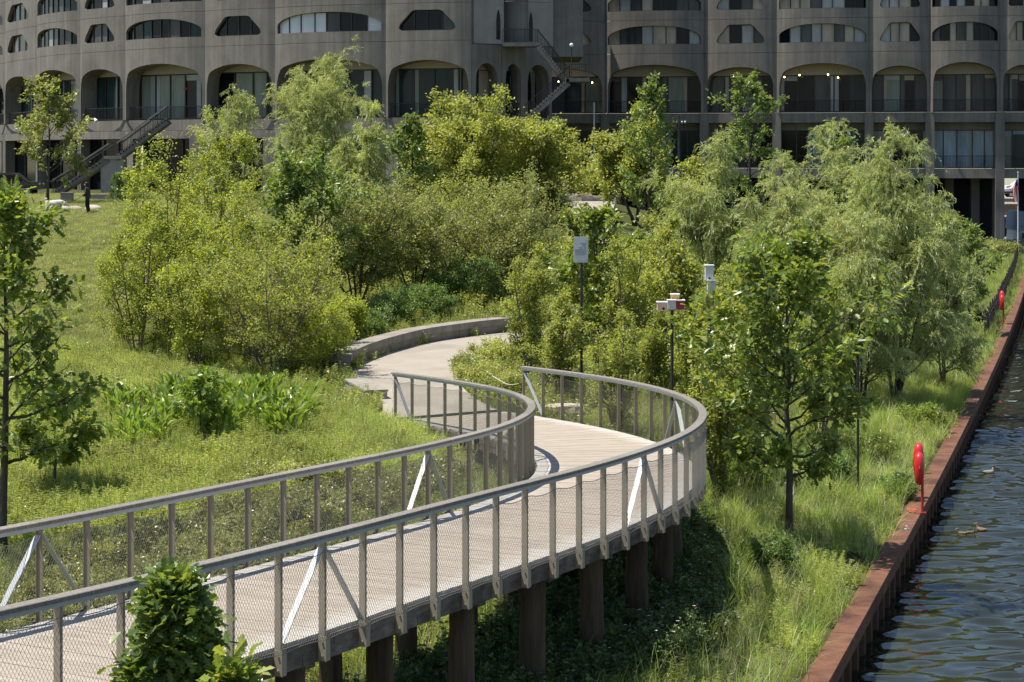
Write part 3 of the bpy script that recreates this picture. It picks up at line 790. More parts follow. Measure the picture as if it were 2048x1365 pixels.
def flight(root, A, B, wid, n, mat, rail_mat, side=1, under=.28):
    """straight flight along x: treads, sloping slab, picket rails"""
    A = np.array(A, float); B = np.array(B, float); d = (B - A)/n
    for i in range(n):
        c = A + d*(i + .5); m = MB(); m.box((c[0], c[1], A[2] + d[2]*i - abs(d[2])/2), (abs(d[0])*1.02, wid, abs(d[2])*1.0)); m.build('tread', mat, root)
    m = MB(); off = np.array((0, 0, -abs(d[2]) - under/2)); m.bar(A + off, B + off, wid*.96, under); m.build('stringer', mat, root)
    for sy in (-wid/2 + .04, wid/2 - .04):
        o = np.array((0, sy, 0)); railing('stair_railing', A + o, B + o, 1.0, root, rail_mat, gap=.16)
st = empty('outside_stair', (3, 151, 12.2), label='concrete switchback stair with black railings on the stair tower', cat='stair')
T0 = np.array((xat(1075, 150.2), 150.2, zat(86, 150.2))); T1 = np.array((xat(1132, 150.2), 150.2, zat(158, 150.2)))
flight(st, T0, T1, 1.1, 14, MT['concrete'], MT['iron'])
U0 = np.array((xat(1138, 148.9), 148.9, zat(159, 148.9))); U1 = np.array((xat(1050, 148.9), 148.9, zat(238, 148.9)))
flight(st, U0, U1, 1.1, 15, MT['concrete'], MT['iron'])
m = MB(); x0, x1 = xat(1131, 149.5), xat(1178, 149.5); m.box(((x0+x1)/2, 149.55, T1[2]-.14), (x1-x0, 2.4, .28)); m.build('landing', MT['concrete'], st)
railing('landing_railing', (x1-.05, 148.4, T1[2]), (x1-.05, 150.7, T1[2]), 1.0, st, MT['iron'], gap=.14)
railing('landing_railing', (x0+.3, 148.4, T1[2]), (x1-.05, 148.4, T1[2]), 1.0, st, MT['iron'], gap=.14)
m = MB(); y0, y1 = xat(1005, 150.4), xat(1076, 150.4); m.box(((y0+y1)/2, 150.9, T0[2]-.14), (y1-y0, 2.2, .28)); m.build('landing', MT['concrete'], st)
railing('landing_railing', (y0, 149.85, T0[2]), (y1-.1, 149.85, T0[2]), 1.0, st, MT['iron'], gap=.1)
m = MB(); m.box((xat(1040, 149.5), 149.6, U1[2]-.3), (1.6, 2.2, .5)); m.build('landing', MT['concrete'], st)
settle(st)
lp = empty('lamp_post', (xat(1143, 149.2), 149.2, T1[2]), label='black lamp post with round glass globe on the stair landing', cat='lamp post')
m = MB(); m.tube([(0, 0, 0), (0, 0, 2.35)], .045, 8); m.build('post', MT['iron'], lp)
m = MB(); th = np.linspace(0, np.pi, 7); m.loft([[(.15*math.sin(t)*math.cos(a), .15*math.sin(t)*math.sin(a), 2.48 - .15*math.cos(t)) for a in np.linspace(0, 2*np.pi, 10, endpoint=False)] for t in th], caps=False); m.build('globe', MT['white'], lp, smooth=True)

s2 = empty('garden_stair', (-31, 155, 6.4), label='long dark steel stair climbing from the lawn to the arched balcony', cat='stair')
Q0 = np.array((xat(338, 155), 155, 12.25)); Q1 = np.array((xat(238, 155), 155, 9.35)); Q2 = np.array((xat(222, 155), 155, 9.3)); Q3 = np.array((xat(108, 155), 155, 6.4))
MT['steel_dark'] = surf('dark_steel', (.10,.092,.08), (.15,.138,.12), rough=.5)
flight(s2, Q0, Q1, 1.7, 17, MT['steel_dark'], MT['iron']); flight(s2, Q2, Q3, 1.7, 17, MT['steel_dark'], MT['iron'])
m = MB(); m.box(((Q1[0]+Q2[0])/2, 155, 9.2), (1.4, 1.9, .22)); m.build('landing', MT['concrete_light'], s2)
m = MB(); m.box((xat(228, 155), 155, 7.5), (1.75, 1.5, 3.2)); m.build('landing_pier', MT['concrete_light'], s2)
for sy in (-.9, .9):
    for A, B in ((Q0, Q1), (Q2, Q3)):
        m = MB(); o = np.array((0, sy, .95)); m.bar(A + o, B + o, .06, .12); m.build('handrail', MT['concrete_light'], s2)
settle(s2)

# floodlights fixed to the slab edges
for px, py, Y, w in ((1091, 243, 169.2, 'over the stair foot on the shaded wing'), (184, 241, 166.2, 'on the balcony slab edge above the small tree')):
    e = empty('floodlight', (xat(px, Y), Y, zat(py, Y)), label='twin white floodlight heads ' + w, cat='floodlight')
    m = MB(); m.bar((-.3, 0, -.05), (.3, 0, -.05), .05, .05); m.build('bracket', MT['iron'], e)
    for s_ in (-1, 1):
        m = MB(); m.tube([(s_*.22, -.05, .12), (s_*.42, -.22, -.08)], [.09, .15], 10); m.build('lamp_head', MT['white'], e)
# warm lit lamps hanging in the balcony bays
glow = emit('lamp_glow', (1.0, .62, .25), 7)
for i, (px, py, Y, w) in enumerate(((1117, 164, 171.0, 'just left of the switchback stair landing'), (1184, 166, 170.8, 'just right of the switchback stair landing'), (1467, 153, 168.9, 'behind the tall narrow oak'), (1568, 155, 168.4, 'first of four in the wide bay'), (1598, 151, 168.2, 'second of four in the wide bay'), (1655, 150, 167.6, 'third of four in the wide bay'), (1675, 156, 167.4, 'last of four in the wide bay'))):
    e = empty('hanging_lamp', (xat(px, Y), Y - .3, zat(py, Y)), label='tiny lit warm lamp in a balcony bay, ' + w, cat='lamp', group='lit lamps in the balcony bays')
    m = MB(); m.loft([[(.07*math.sin(t)*math.cos(a), .07*math.sin(t)*math.sin(a), .07*math.cos(t)) for a in np.linspace(0, 2*np.pi, 8, endpoint=False)] for t in np.linspace(0, np.pi, 6)], caps=False); m.build('bulb', glow, e, smooth=True)
    m = MB(); m.tube([(0, 0, .08), (0, 0, .9)], .012, 4); m.build('cord', MT['iron'], e)
# ================================================================= VEGETATION
LM = {}
LM['oak'] = leafmat('oak_leaf', (.034,.057,.010), (.103,.130,.022), trans=.42, rough=.32, c3=(.18,.195,.055), p3=.88, shift=.35)
LM['oak_near'] = leafmat('near_oak_leaf_shaded', (.026,.046,.010), (.078,.106,.020), trans=.4, rough=.32, c3=(.14,.16,.04), p3=.9, shift=.3)  # oak leaf colours darkened for a near crown seen from its shaded side
LM['oak_far'] = leafmat('oak_leaf_far', (.036,.060,.014), (.105,.135,.032), trans=.40, rough=.36, c3=(.16,.18,.06), shift=.3)
LM['birch'] = leafmat('birch_leaf', (.075,.095,.014), (.150,.172,.026), trans=.5, c3=(.20,.20,.04), shift=.28)
LM['alder'] = leafmat('alder_leaf', (.075,.092,.018), (.150,.165,.036), trans=.5, c3=(.19,.19,.07), shift=.3)
LM['willow'] = leafmat('willow_leaf', (.094,.114,.040), (.182,.202,.086), trans=.45, rough=.34, c3=(.31,.32,.20), shift=.34)
LM['locust'] = leafmat('locust_leaf', (.080,.095,.020), (.150,.162,.036), trans=.48, c3=(.19,.185,.06), shift=.28)
LM['service'] = leafmat('serviceberry_leaf', (.068,.082,.022), (.130,.142,.044), trans=.42, c3=(.19,.19,.09), shift=.3)
LM['hedge'] = leafmat('hedge_leaf', (.030,.055,.012), (.078,.115,.024), trans=.35, shift=.35)
LM['dock'] = leafmat('broad_leaf', (.040,.068,.010), (.092,.128,.020), trans=.42, rough=.34, c3=(.16,.18,.05), shift=.35)
LM['shrub'] = leafmat('shrub_leaf', (.082,.098,.024), (.170,.180,.046), trans=.4, rough=.36, c3=(.24,.23,.12), shift=.35)
LM['grass'] = leafmat('grass_blade', (.062,.095,.016), (.132,.170,.034), trans=.4, rough=.42, c3=(.24,.24,.12), p3=.92, shift=.45)
LM['herb'] = leafmat('meadow_herb', (.105,.130,.034), (.195,.210,.062), trans=.42, c3=(.23,.20,.10), p3=.94, shift=.35)
LM['lawn'] = leafmat('lawn_grass', (.10,.115,.030), (.16,.170,.050), trans=.35, c3=(.2,.19,.09), shift=.3)

LM['shade'] = leafmat('shadow_darkened_leaf', (.024,.040,.010), (.055,.078,.02), trans=.3, shift=.3)  # leaf colour darkened to deepen the shadow under the deck
LM['railshrub'] = leafmat('rail_shrub_leaf', (.048,.058,.014), (.115,.122,.032), trans=.4, rough=.34, c3=(.2,.19,.09), shift=.45)
LM['silver'] = leafmat('silvery_grass', (.075,.092,.034), (.15,.165,.078), trans=.35, rough=.34, c3=(.26,.255,.165), shift=.35)
LM['straw'] = leafmat('straw', (.16,.15,.07), (.28,.26,.15), trans=.3, shift=.3)
def T(v, f): return np.array(v, float), np.array(f, int)
TPL = {}
TPL['oval'] = T([(0,0,0), (-.34,.52,.09), (0,1,-.06), (.34,.52,.09)], [(0,2,1), (0,3,2)])
TPL['round'] = T([(0,0,0), (-.40,.35,.08), (-.30,.78,.06), (0,1,-.05), (.30,.78,.06), (.40,.35,.08)], [(0,3,1), (1,3,2), (0,5,3), (5,4,3)])
TPL['lance'] = T([(0,0,0), (-.085,.45,.02), (0,1,-.12), (.085,.45,.02)], [(0,2,1), (0,3,2)])
TPL['dock'] = T([(0,0,0), (-.17,.3,.06), (-.15,.62,.05), (0,1,-.22), (.15,.62,.05), (.17,.3,.06), (0,.5,-.02)], [(0,6,1), (1,6,2), (2,6,3), (3,6,4), (4,6,5), (5,6,0)])
_h = [(0,0), (.24,.20), (.12,.36), (.38,.50), (.18,.62), (.26,.82), (0,1.0)]
_v = [(0,0,0)] + [(-x, y, .16*x - .10*y*y) for x, y in _h[1:-1]] + [(0,1,-.13)] + [(x, y, .16*x - .10*y*y) for x, y in _h[-2:0:-1]]
TPL['lobed'] = T(_v, [(0,2,1), (0,4,2), (2,4,3), (0,6,4), (4,6,5), (0,11,10), (0,10,8), (10,9,8), (0,8,6), (8,7,6)])
TPL['lobed_lo'] = T([(0,0,0), (-.34,.42,.08), (-.14,.56,.03), (-.28,.80,.05), (0,1,-.1), (.28,.80,.05), (.14,.56,.03), (.34,.42,.08)], [(0,2,1), (0,4,2), (2,4,3), (0,7,6), (0,6,4), (6,5,4)])

def put_leaves(mb, pos, axis, nref, size, tpl):
    v, f = TPL[tpl]; n = len(pos)
    a = unit(axis); x = unit(np.cross(a, nref)); z = np.cross(x, a)
    W = pos[:, None, :] + size[:, None, None]*(v[None, :, 0:1]*x[:, None, :] + v[None, :, 1:2]*a[:, None, :] + v[None, :, 2:3]*z[:, None, :])
    Fc = f[None] + (np.arange(n)*len(v))[:, None, None]
    mb.add(W.reshape(-1, 3), Fc.reshape(-1, 3))

ENV = {
    'oval': lambda t: math.sin(math.pi*min(1, max(0, .12 + .80*t)))**.7,
    'cone': lambda t: (1.0 - .78*t)*min(1, .45 + 3*t),
    'column': lambda t: .55 + .45*math.sin(math.pi*t) - .25*t,
    'vase': lambda t: .45 + .75*math.sin(math.pi*min(1, .75*t + .1)),
    'dome': lambda t: math.sqrt(max(.02, 1 - t**2.2)),
}
def skeleton(r, H, spread, cb, n1, n2, ns, trunk_r, stems=1, shape='oval', upturn=.25, el=(.2, 1.0), wander=.03, stem_lean=.5):
    br = []; sites = []; dirs = []
    for s_ in range(stems):
        az0 = 2*math.pi*(s_ + r.random()*.6)/max(stems, 1)
        hs = 1.0 if (stems == 1 or s_ == 0) else r.uniform(.55, .98)
        ln = 0 if stems == 1 else spread*stem_lean*r.uniform(.4, 1.15)*(0.25 if s_ == 0 else 1)
        tt = np.linspace(0, 1, 9)
        wob = np.cumsum(r.normal(0, wander*H/9, (9, 2)), 0)*(tt[:, None] > 0)
        P = np.stack([math.cos(az0)*(ln*tt**.9 + (.05 if stems > 1 else 0)) + wob[:, 0], math.sin(az0)*(ln*tt**.9 + (.05 if stems > 1 else 0)) + wob[:, 1], H*hs*tt*.97], 1)
        R0 = trunk_r*(1 if stems == 1 else r.uniform(.6, 1))
        rad = R0*(1 - tt)**.75 + .006
        rad[0] *= 1.25
        br.append((P, rad, 9 if R0 > .04 else 6))
        m1 = n1 if stems == 1 else max(6, int(n1*r.uniform(.7, 1)))
        for i in range(m1):
            t = cb + (1 - cb)*((i + r.random())/m1)**.9; tp = (t - cb)/(1 - cb)
            L = spread*(1 if stems == 1 else .62)*ENV[shape](tp)*(r.uniform(.5, 1.05) if r.random() > .16 else r.uniform(1.1, 1.45))
            az = i*2.39996 + r.normal(0, .35); e = el[0] + (el[1] - el[0])*tp + r.normal(0, .14)
            st = np.array([np.interp(t, tt, P[:, k]) for k in range(3)])
            d = np.array((math.cos(az)*math.cos(e), math.sin(az)*math.cos(e), math.sin(e)))
            q = np.linspace(0, 1, 5)[:, None]
            Q = st + d*L*q + np.array((0, 0, upturn*L))*q**2 + np.cumsum(r.normal(0, .04*L, (5, 3)), 0)*(q > 0)
            r1 = max(.007, float(np.interp(t, tt, rad))*.5)
            br.append((Q, r1*(1 - q[:, 0])**.8 + .004, 4))
            for j in range(n2):
                u = .34 + .66*(j + r.random())/n2
                L2 = L*(.62 - .38*u)*r.uniform(.6, 1.25) + .12*spread*.5
                s2 = np.array([np.interp(u, q[:, 0], Q[:, k]) for k in range(3)])
                d2 = unit(d + r.normal(0, .62, 3) + np.array((0, 0, .15)))
                q2 = np.linspace(0, 1, 3)[:, None]
                Q2 = s2 + d2*L2*q2 + np.array((0, 0, upturn*.6*L2))*q2**2
                br.append((Q2, r1*.42*(1 - q2[:, 0]) + .0028, 3))
                for w in np.linspace(.35, 1, ns):
                    sites.append([np.interp(w, q2[:, 0], Q2[:, k]) for k in range(3)]); dirs.append(d2)
            sites.append(Q[-1]); dirs.append(d)
        sites.append(P[-1]); dirs.append(np.array((0, 0, 1.0)))
    return br, np.array(sites), np.array(dirs)

def plant(name, base, H, spread, kind, seed, label, cat, group=None, cb=.25, n1=22, n2=6, ns=4, per=9, sr=.10, leaf=.13, tpl='lobed_lo',
          mat='oak', bark='bark', stems=1, shape='oval', trunk_r=.07, upturn=.25, el=(.2, 1.0), willow=False, flat=.45, gap=0.0, rosette=0.0, wander=.03,
          strand=(.55, 1.2), nl=16, squash=1.0, stem_lean=.5, tall=.0):
    r = np.random.default_rng(seed)
    br, S, D = skeleton(r, H, spread, cb, n1, n2, ns, trunk_r, stems, shape, upturn, el, wander, stem_lean)
    top_z = (S[:, 2].max() + (0 if willow else sr*.6)); kz = H/top_z if kind != 'free' else 1.0      # the tips, not the stem, reach H
    S[:, 2] *= kz
    for P, rad, sd in br: P[:, 2] *= kz
    fine = base[1] < 80 and cat == 'tree'
    root = empty(name, tuple(base), label=label, cat=cat, group=group)
    if squash != 1.0: root.scale = (1, squash, 1)
    mb = MB()
    for P, rad, sd in br:
        if sd > 3 or fine: mb.tube(P, rad, sd, cap=False)
    mb.build('trunk' if trunk_r > .03 and stems == 1 else 'stems', MT[bark], root, smooth=True)
    if gap: 
        keep = r.random(len(S)) > gap; keep[np.argmax(S[:, 2])] = True; S, D = S[keep], D[keep]
    mc = MB(); n = len(S)
    if not willow:
        pos = np.repeat(S, per, 0); dd = np.repeat(D, per, 0); N_ = len(pos)
        jit = r.normal(0, 1, (N_, 3)); pos = pos + jit*sr*r.random((N_, 1))**.5
        ax = unit(dd*.45 + r.normal(0, .62, (N_, 3)) + unit(jit)*rosette + np.array((0, 0, -.12)))
        nr_ = unit(np.array((0, 0, 1.0)) + r.normal(0, flat, (N_, 3)))
        put_leaves(mc, pos, ax, nr_, leaf*r.uniform(.65, 1.15, N_), tpl)
    else:
        # weeping sprays: each site throws a few arching strands set with narrow leaves
        S2 = np.repeat(S, per, 0); D2 = np.repeat(D, per, 0); N_ = len(S2)
        out = unit(D2*np.array((1, 1, .5)) + r.normal(0, .5, (N_, 3)) + np.array((0, 0, 1.05)))
        l = r.uniform(strand[0], strand[1], N_); g = r.uniform(.45, 1.15, N_)
        u = (np.arange(nl) + .5)/nl
        base_ = S2[:, None, :] + out[:, None, :]*(l[:, None]*u)[..., None] - np.array((0, 0, 1.0))*(g[:, None]*l[:, None]*u**2)[..., None]
        tan = unit(out[:, None, :] - np.array((0, 0, 2.0))*(g[:, None]*u)[..., None])
        pos = base_.reshape(-1, 3); tan = tan.reshape(-1, 3); M_ = len(pos)
        side = unit(np.cross(tan, r.normal(0, 1, (M_, 3))))
        ax = unit(tan*.8 + side*.55 + np.array((0, 0, -.15)))
        put_leaves(mc, pos, ax, unit(np.array((0, 0, 1.0)) + r.normal(0, .6, (M_, 3))), leaf*r.uniform(.7, 1.2, M_), tpl)
        tw_ = MB(); k = 4; uu = np.linspace(0, 1, k)
        B_ = S2[:, None, :] + out[:, None, :]*(l[:, None]*uu)[..., None] - np.array((0, 0, 1.0))*(g[:, None]*l[:, None]*uu**2)[..., None]
        sd = unit(np.cross(out, np.array((0, 0, 1.0))))[:, None, :]*.0035
        W_ = np.stack([B_ - sd, B_ + sd], 2).reshape(N_, -1, 3); fq = np.array([(2*i, 2*i+1, 2*i+3, 2*i+2) for i in range(k-1)])
        tw_.add(W_.reshape(-1, 3), (fq[None] + (np.arange(N_)*2*k)[:, None, None]).reshape(-1, 4))
        tw_.build('twigs', LM[mat], root)
    mc.build('crown' if cat == 'tree' else 'foliage', LM[mat], root)
    return root

def copy_plant(src, loc, rz, sc, **kw):
    o = src.copy(); COL.objects.link(o); o.location = tuple(loc); o.rotation_euler = (0, 0, rz); o.scale = sc; tag(o, **kw)
    for ch in src.children:
        c = ch.copy(); COL.objects.link(c); c.parent = o
    return o
def at(px, Y):
    x = xat(px, Y); return np.array((x, Y, float(ground_z(x, Y)) - .03))
def tree(px, Y, top, half_px, label, seed, name='tree', **kw):
    b_ = at(px, Y); H = (zat(top, Y) - b_[2])*(1.12 if kw.get('stems', 1) > 1 else 1.03); sp = half_px*Y/F*1.22
    return plant(name, b_, H, sp, None, seed, label, 'tree', **kw)

OAK = dict(name='oak_tree', mat='oak', tpl='lobed', leaf=.175, per=10, sr=.10, rosette=.7, n1=28, n2=7, ns=3, cb=.24, shape='oval', trunk_r=.075, upturn=.22, el=(.1, .95), gap=.12)
tree(8, 34, 395, 190, 'dark trunked oak at the left edge of the frame behind the railing', 101, **{**OAK, 'n1': 30, 'cb': .30, 'shape': 'cone', 'n2': 6, 'gap': .3, 'per': 8})
tree(107, 39, 760, 85, 'slim young oak with thin bare trunk just right of the left edge oak', 102, **{**OAK, 'n1': 12, 'n2': 4, 'cb': .5, 'trunk_r': .035})
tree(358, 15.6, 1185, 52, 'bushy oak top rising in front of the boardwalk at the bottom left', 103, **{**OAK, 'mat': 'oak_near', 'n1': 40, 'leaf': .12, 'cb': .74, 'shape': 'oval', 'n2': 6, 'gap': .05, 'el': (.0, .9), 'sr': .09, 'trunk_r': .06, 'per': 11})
tree(462, 15.2, 1340, 24, 'low leafy sapling at the bottom edge beside the bushy oak top', 133, **{**OAK, 'n1': 12, 'leaf': .14, 'cb': .3, 'n2': 4, 'gap': 0, 'trunk_r': .03})
tree(1578, 39.6, 462, 158, 'young oak with straight bare trunk on the grassy river bank', 147, **{**OAK, 'n1': 32, 'cb': .235, 'n2': 7, 'trunk_r': .075, 'shape': 'oval', 'el': (.05, 1.05)})
tree(1192, 56, 425, 82, 'oak sapling rising right behind the grid board sign', 105, **{**OAK, 'n1': 24, 'cb': .22, 'leaf': .17, 'n2': 5, 'shape': 'column', 'trunk_r': .06})
tree(600, 70, 288, 100, 'dense oak standing between the birch thicket and the bench', 106, **{**OAK, 'n1': 36, 'leaf': .19, 'gap': .2, 'per': 10, 'tpl': 'lobed_lo', 'mat': 'oak_far', 'cb': .3})
tree(402, 44, 752, 34, 'small pale leaved sapling among the broad leaved plants', 134, **{**OAK, 'n1': 9, 'n2': 3, 'cb': .35, 'leaf': .15, 'mat': 'dock', 'trunk_r': .02, 'gap': 0})
SLIM = {**OAK, 'tpl': 'lobed_lo', 'mat': 'oak_far', 'leaf': .19, 'shape': 'column', 'sr': .11, 'gap': .2}
tree(824, 85, 238, 42, 'slender dark oak between the feathery willow and the yellow-green tree', 107, **{**SLIM, 'n1': 28, 'n2': 4, 'cb': .35, 'trunk_r': .08, 'shape': 'column'})
tree(1298, 100, 160, 52, 'slender oak with a dark top against the shaded wing, left of the utility post', 108, **{**SLIM, 'n1': 30, 'n2': 4, 'cb': .18, 'trunk_r': .08})
tree(1500, 92, 156, 60, 'tall narrow oak standing up against the shaded wing, right of the utility post', 109, **{**SLIM, 'n1': 34, 'n2': 4, 'cb': .3, 'trunk_r': .08})
tree(1690, 96, 285, 40, 'small oak top poking out between the two river willows', 110, **{**SLIM, 'n1': 20, 'n2': 4, 'cb': .3})
tree(1938, 88, 448, 48, 'small dark oak on the river bank right of the big willow', 111, **{**OAK, 'tpl': 'lobed_lo', 'mat': 'oak_far', 'n1': 20, 'n2': 5, 'cb': .12, 'leaf': .19})
tree(95, 126, 160, 82, 'loose crowned ash tree in front of the sunlit wing at the far left', 112, name='ash_tree', mat='service', tpl='oval', leaf=.24, per=13, sr=.16, n1=26, n2=5, ns=4, cb=.14, shape='cone', trunk_r=.09, gap=.15)

BIR = dict(name='birch_tree', mat='birch', tpl='oval', bark='bark_light', leaf=.084, per=10, sr=.12, n1=15, n2=6, ns=4, cb=.06, shape='dome', trunk_r=.045, upturn=.25, el=(.1, 1.05), stems=5, gap=.14, stem_lean=.7)
tree(335, 62, 312, 132, 'tall multi stemmed birch at the left of the bright green thicket', 201, **{**BIR, 'stems': 7, 'leaf': .09, 'shape': 'oval', 'cb': .12})
tree(430, 66, 268, 105, 'highest birch in the bright green thicket with a narrow top', 202, **{**BIR, 'stems': 6, 'leaf': .09, 'cb': .15, 'shape': 'oval'})
tree(545, 56, 455, 160, 'round multi stemmed birch over the broad leaved plants', 203, **{**BIR, 'stems': 8, 'mat': 'alder', 'leaf': .078, 'shape': 'oval'})
tree(275, 60, 440, 95, 'low birch spreading over the lawn edge at the left of the thicket', 204, **{**BIR, 'stems': 5, 'leaf': .08, 'cb': .06})
tree(470, 60, 400, 110, 'middle birch filling the thicket between the two tall ones', 205, **{**BIR, 'stems': 7, 'leaf': .085, 'shape': 'oval', 'cb': .12})
tree(655, 57, 620, 75, 'small birch reaching toward the bench end', 206, **{**BIR, 'stems': 4, 'mat': 'birch', 'leaf': .075, 'n1': 11})
for i, (px, Y, top, hp, w) in enumerate(((390, 57, 520, 90, 'low birch in front of the thicket middle'), (610, 60, 500, 85, 'birch filling the thicket toward the bench'), (690, 64, 600, 55, 'small birch leaning over the bench start'))):
    tree(px, Y, top, hp, w, 211 + i, **{**BIR, 'stems': 5, 'n1': 12, 'shape': 'oval'})
ALD = {**BIR, 'name': 'alder_sapling', 'mat': 'alder', 'leaf': .075, 'n1': 12, 'stems': 5, 'shape': 'oval', 'stem_lean': .8, 'cb': .14, 'upturn': .35, 'el': (.3, 1.1), 'gap': .15, 'per': 12, 'wander': .06}
alders = []
for i, (px, Y, top, hp, w) in enumerate(((1062, 55, 520, 50, 'leftmost of the sapling thicket beside the path'), (1120, 51, 610, 45, 'low one behind the railing start'),
        (1262, 55, 500, 55, 'between the oak sapling and the coloured nest boxes'), (1318, 53, 625, 50, 'below the coloured nest boxes'),
        (1392, 51, 640, 50, 'under the stacked nest boxes'), (1442, 42, 700, 48, 'beside the outer curve of the deck'), (1300, 60, 455, 70, 'tallest of the thicket, behind the coloured nest boxes'),
        (1165, 62, 470, 50, 'behind the grid board sign'), (1445, 54, 560, 55, 'between the stacked nest boxes and the bank oak'), (1240, 47, 650, 45, 'just outside the far railing'), (1470, 45, 640, 55, 'between the deck curve and the bank oak'), (1510, 50, 560, 60, 'behind the left side of the bank oak'), (1640, 52, 600, 55, 'behind the right side of the bank oak'), (1350, 56, 520, 60, 'filling the thicket between the two nest box poles'))):
    lab = 'alder sapling %s' % w; grp = 'alder saplings behind the deck curve'
    if i < 6: alders.append((tree(px, Y, top, hp, lab, 220 + i, **{**ALD, 'group': grp, 'gap': .45 if i == 5 else .2}), zat(top, Y) - at(px, Y)[2], hp*Y/F))
    else:
        src, h0, w0 = alders[5 if px in (1470, 1510) else (i*5 + 2) % 6]; q = at(px, Y); kz = (zat(top, Y) - q[2])/h0; kx = hp*Y/F/w0
        copy_plant(src, q, 1.3*i, (kx, kx, kz), label=lab, cat='tree', group=grp)

LOC = dict(name='locust_tree', mat='locust', tpl='oval', leaf=.2, per=10, sr=.22, n1=22, n2=7, ns=5, cb=.12, shape='oval', trunk_r=.10, upturn=.2, el=(.2, 1.05), gap=.06, stem_lean=.65)
tree(945, 106, 200, 150, 'large yellow-green tree in front of the stair tower', 301, **{**LOC, 'stems': 5, 'shape': 'oval', 'leaf': .2})
tree(1075, 108, 255, 115, 'lower yellow-green tree right of the large one below the switchback stair', 302, **{**LOC, 'stems': 4, 'shape': 'oval', 'leaf': .2})
tree(1180, 122, 342, 60, 'low olive shrub tree above the limestone blocks', 303, **{**LOC, 'n1': 16, 'n2': 5, 'stems': 3, 'cb': .05, 'shape': 'dome'})
tree(1272, 112, 232, 82, 'rounded olive-green tree around the slender dark oak', 304, **{**LOC, 'mat': 'alder', 'stems': 3, 'shape': 'dome', 'cb': .2})
tree(1385, 115, 330, 70, 'low green tree behind the left river willow', 305, **{**LOC, 'mat': 'alder', 'n1': 16, 'n2': 5, 'stems': 3, 'cb': .05, 'shape': 'dome'})
SER = dict(name='serviceberry_tree', mat='service', tpl='oval', leaf=.105, per=12, sr=.15, n1=15, n2=6, ns=4, cb=.26, shape='vase', trunk_r=.05, stems=7, upturn=.15, el=(.4, 1.1), gap=.08, stem_lean=.75)
tree(1015, 78, 345, 140, 'grey-green many stemmed tree behind the bench end', 311, **SER)
tree(714, 74, 372, 95, 'grey-green many stemmed tree left of the bench', 312, **{**SER, 'mat': 'service'})
tree(825, 76, 395, 95, 'darker many stemmed tree over the hedge behind the bench', 313, **{**SER, 'stems': 5})
tree(900, 84, 320, 105, 'olive many stemmed tree between the slender oak and the grey-green one', 314, **{**SER, 'mat': 'alder', 'stems': 5, 'cb': .15})

WIL = dict(name='willow_tree', mat='willow', tpl='lance', bark='bark', leaf=.15, per=4, n1=16, n2=6, ns=2, cb=.16, shape='dome', trunk_r=.05, stems=5, upturn=.35, el=(.45, 1.2), willow=True, strand=(.35, .8), nl=11, gap=.18)
tree(478, 88, 188, 62, 'slim feathery willow with a dark straight trunk before the sunlit wing', 401, **{**WIL, 'stems': 1, 'n1': 22, 'trunk_r': .06, 'leaf': .15, 'shape': 'oval', 'cb': .3})
tree(635, 92, 128, 120, 'tall feathery willow reaching up to the arches', 402, **{**WIL, 'stems': 6, 'leaf': .17, 'cb': .25, 'strand': (.45, 1.0)})
tree(725, 88, 245, 70, 'lower feathery willow at the right of the tall one', 403, **{**WIL, 'stems': 5, 'leaf': .17, 'cb': .2})
tree(1425, 64, 322, 108, 'pale willow behind the stacked nest boxes', 404, **{**WIL, 'stems': 5})
tree(1560, 72, 355, 95, 'pale willow between the two big river willows', 405, **{**WIL, 'stems': 4})
tree(1655, 68, 302, 105, 'tall plumed river willow behind the bank oak', 406, **{**WIL, 'stems': 5})
tree(1790, 62, 318, 150, 'big drooping willow leaning over the sea wall', 407, **{**WIL, 'stems': 8, 'n1': 15, 'cb': .10, 'strand': (.4, .95), 'nl': 13})
tree(1720, 60, 470, 110, 'low sweeping willow skirt above the grassy bank', 408, **{**WIL, 'stems': 5, 'cb': .12, 'strand': (.45, 1.0)})
tree(1560, 58, 430, 80, 'pale willow directly behind the bank oak crown', 410, **{**WIL, 'stems': 5, 'cb': .1})
tree(1885, 66, 470, 70, 'small willow hanging over the cap at the river end of the big willow', 409, **{**WIL, 'stems': 4, 'cb': .12})
tree(-40, 205, -120, 100, 'dark tree rising past the far left corner of the sunlit wing', 500, **{**LOC, 'name': 'background_tree', 'mat': 'oak_far', 'leaf': .4, 'sr': .5, 'cb': .1})

# shrubs ------------------------------------------------------------------
def shrub(px, Y, h, w, label, seed, group=None, name='shrub', **kw):
    b_ = at(px, Y); d = dict(cb=.02, n1=10, n2=5, ns=3, per=8, sr=.09, leaf=.06, tpl='oval', mat='shrub', bark='bark_light', stems=5, shape='dome', trunk_r=.012, upturn=.3, el=(.4, 1.2), stem_lean=.8)
    d.update(kw); return plant(name, b_, h, w, None, seed, label, 'shrub', group=group, **d)
HED = dict(mat='hedge', leaf=.075, per=11, stems=6, n1=11, sr=.1)
for i, (px, Y, h, w, t) in enumerate(((735, 66.5, 1.3, 1.3, 'leftmost of the dark hedge behind the bench'), (790, 70, 1.5, 1.4, 'dense mound behind the middle of the bench'), (850, 72, 1.4, 1.3, 'mound beside the bench seat end'),
        (912, 75, 1.9, 1.4, 'tall dark one behind the bench end'), (965, 76, 1.8, 1.3, 'dark one left of the many stemmed tree'), (690, 68, 1.2, 1.2, 'shaded one under the left many stemmed tree'))):
    shrub(px, Y, h, w, 'dark green hedge shrub, ' + t, 600 + i, 'hedge shrubs behind the bench', **HED)
shrub(948, 74.4, .75, .6, 'small bright yellow-green shrub at the end of the bench', 611, mat='locust', leaf=.08)
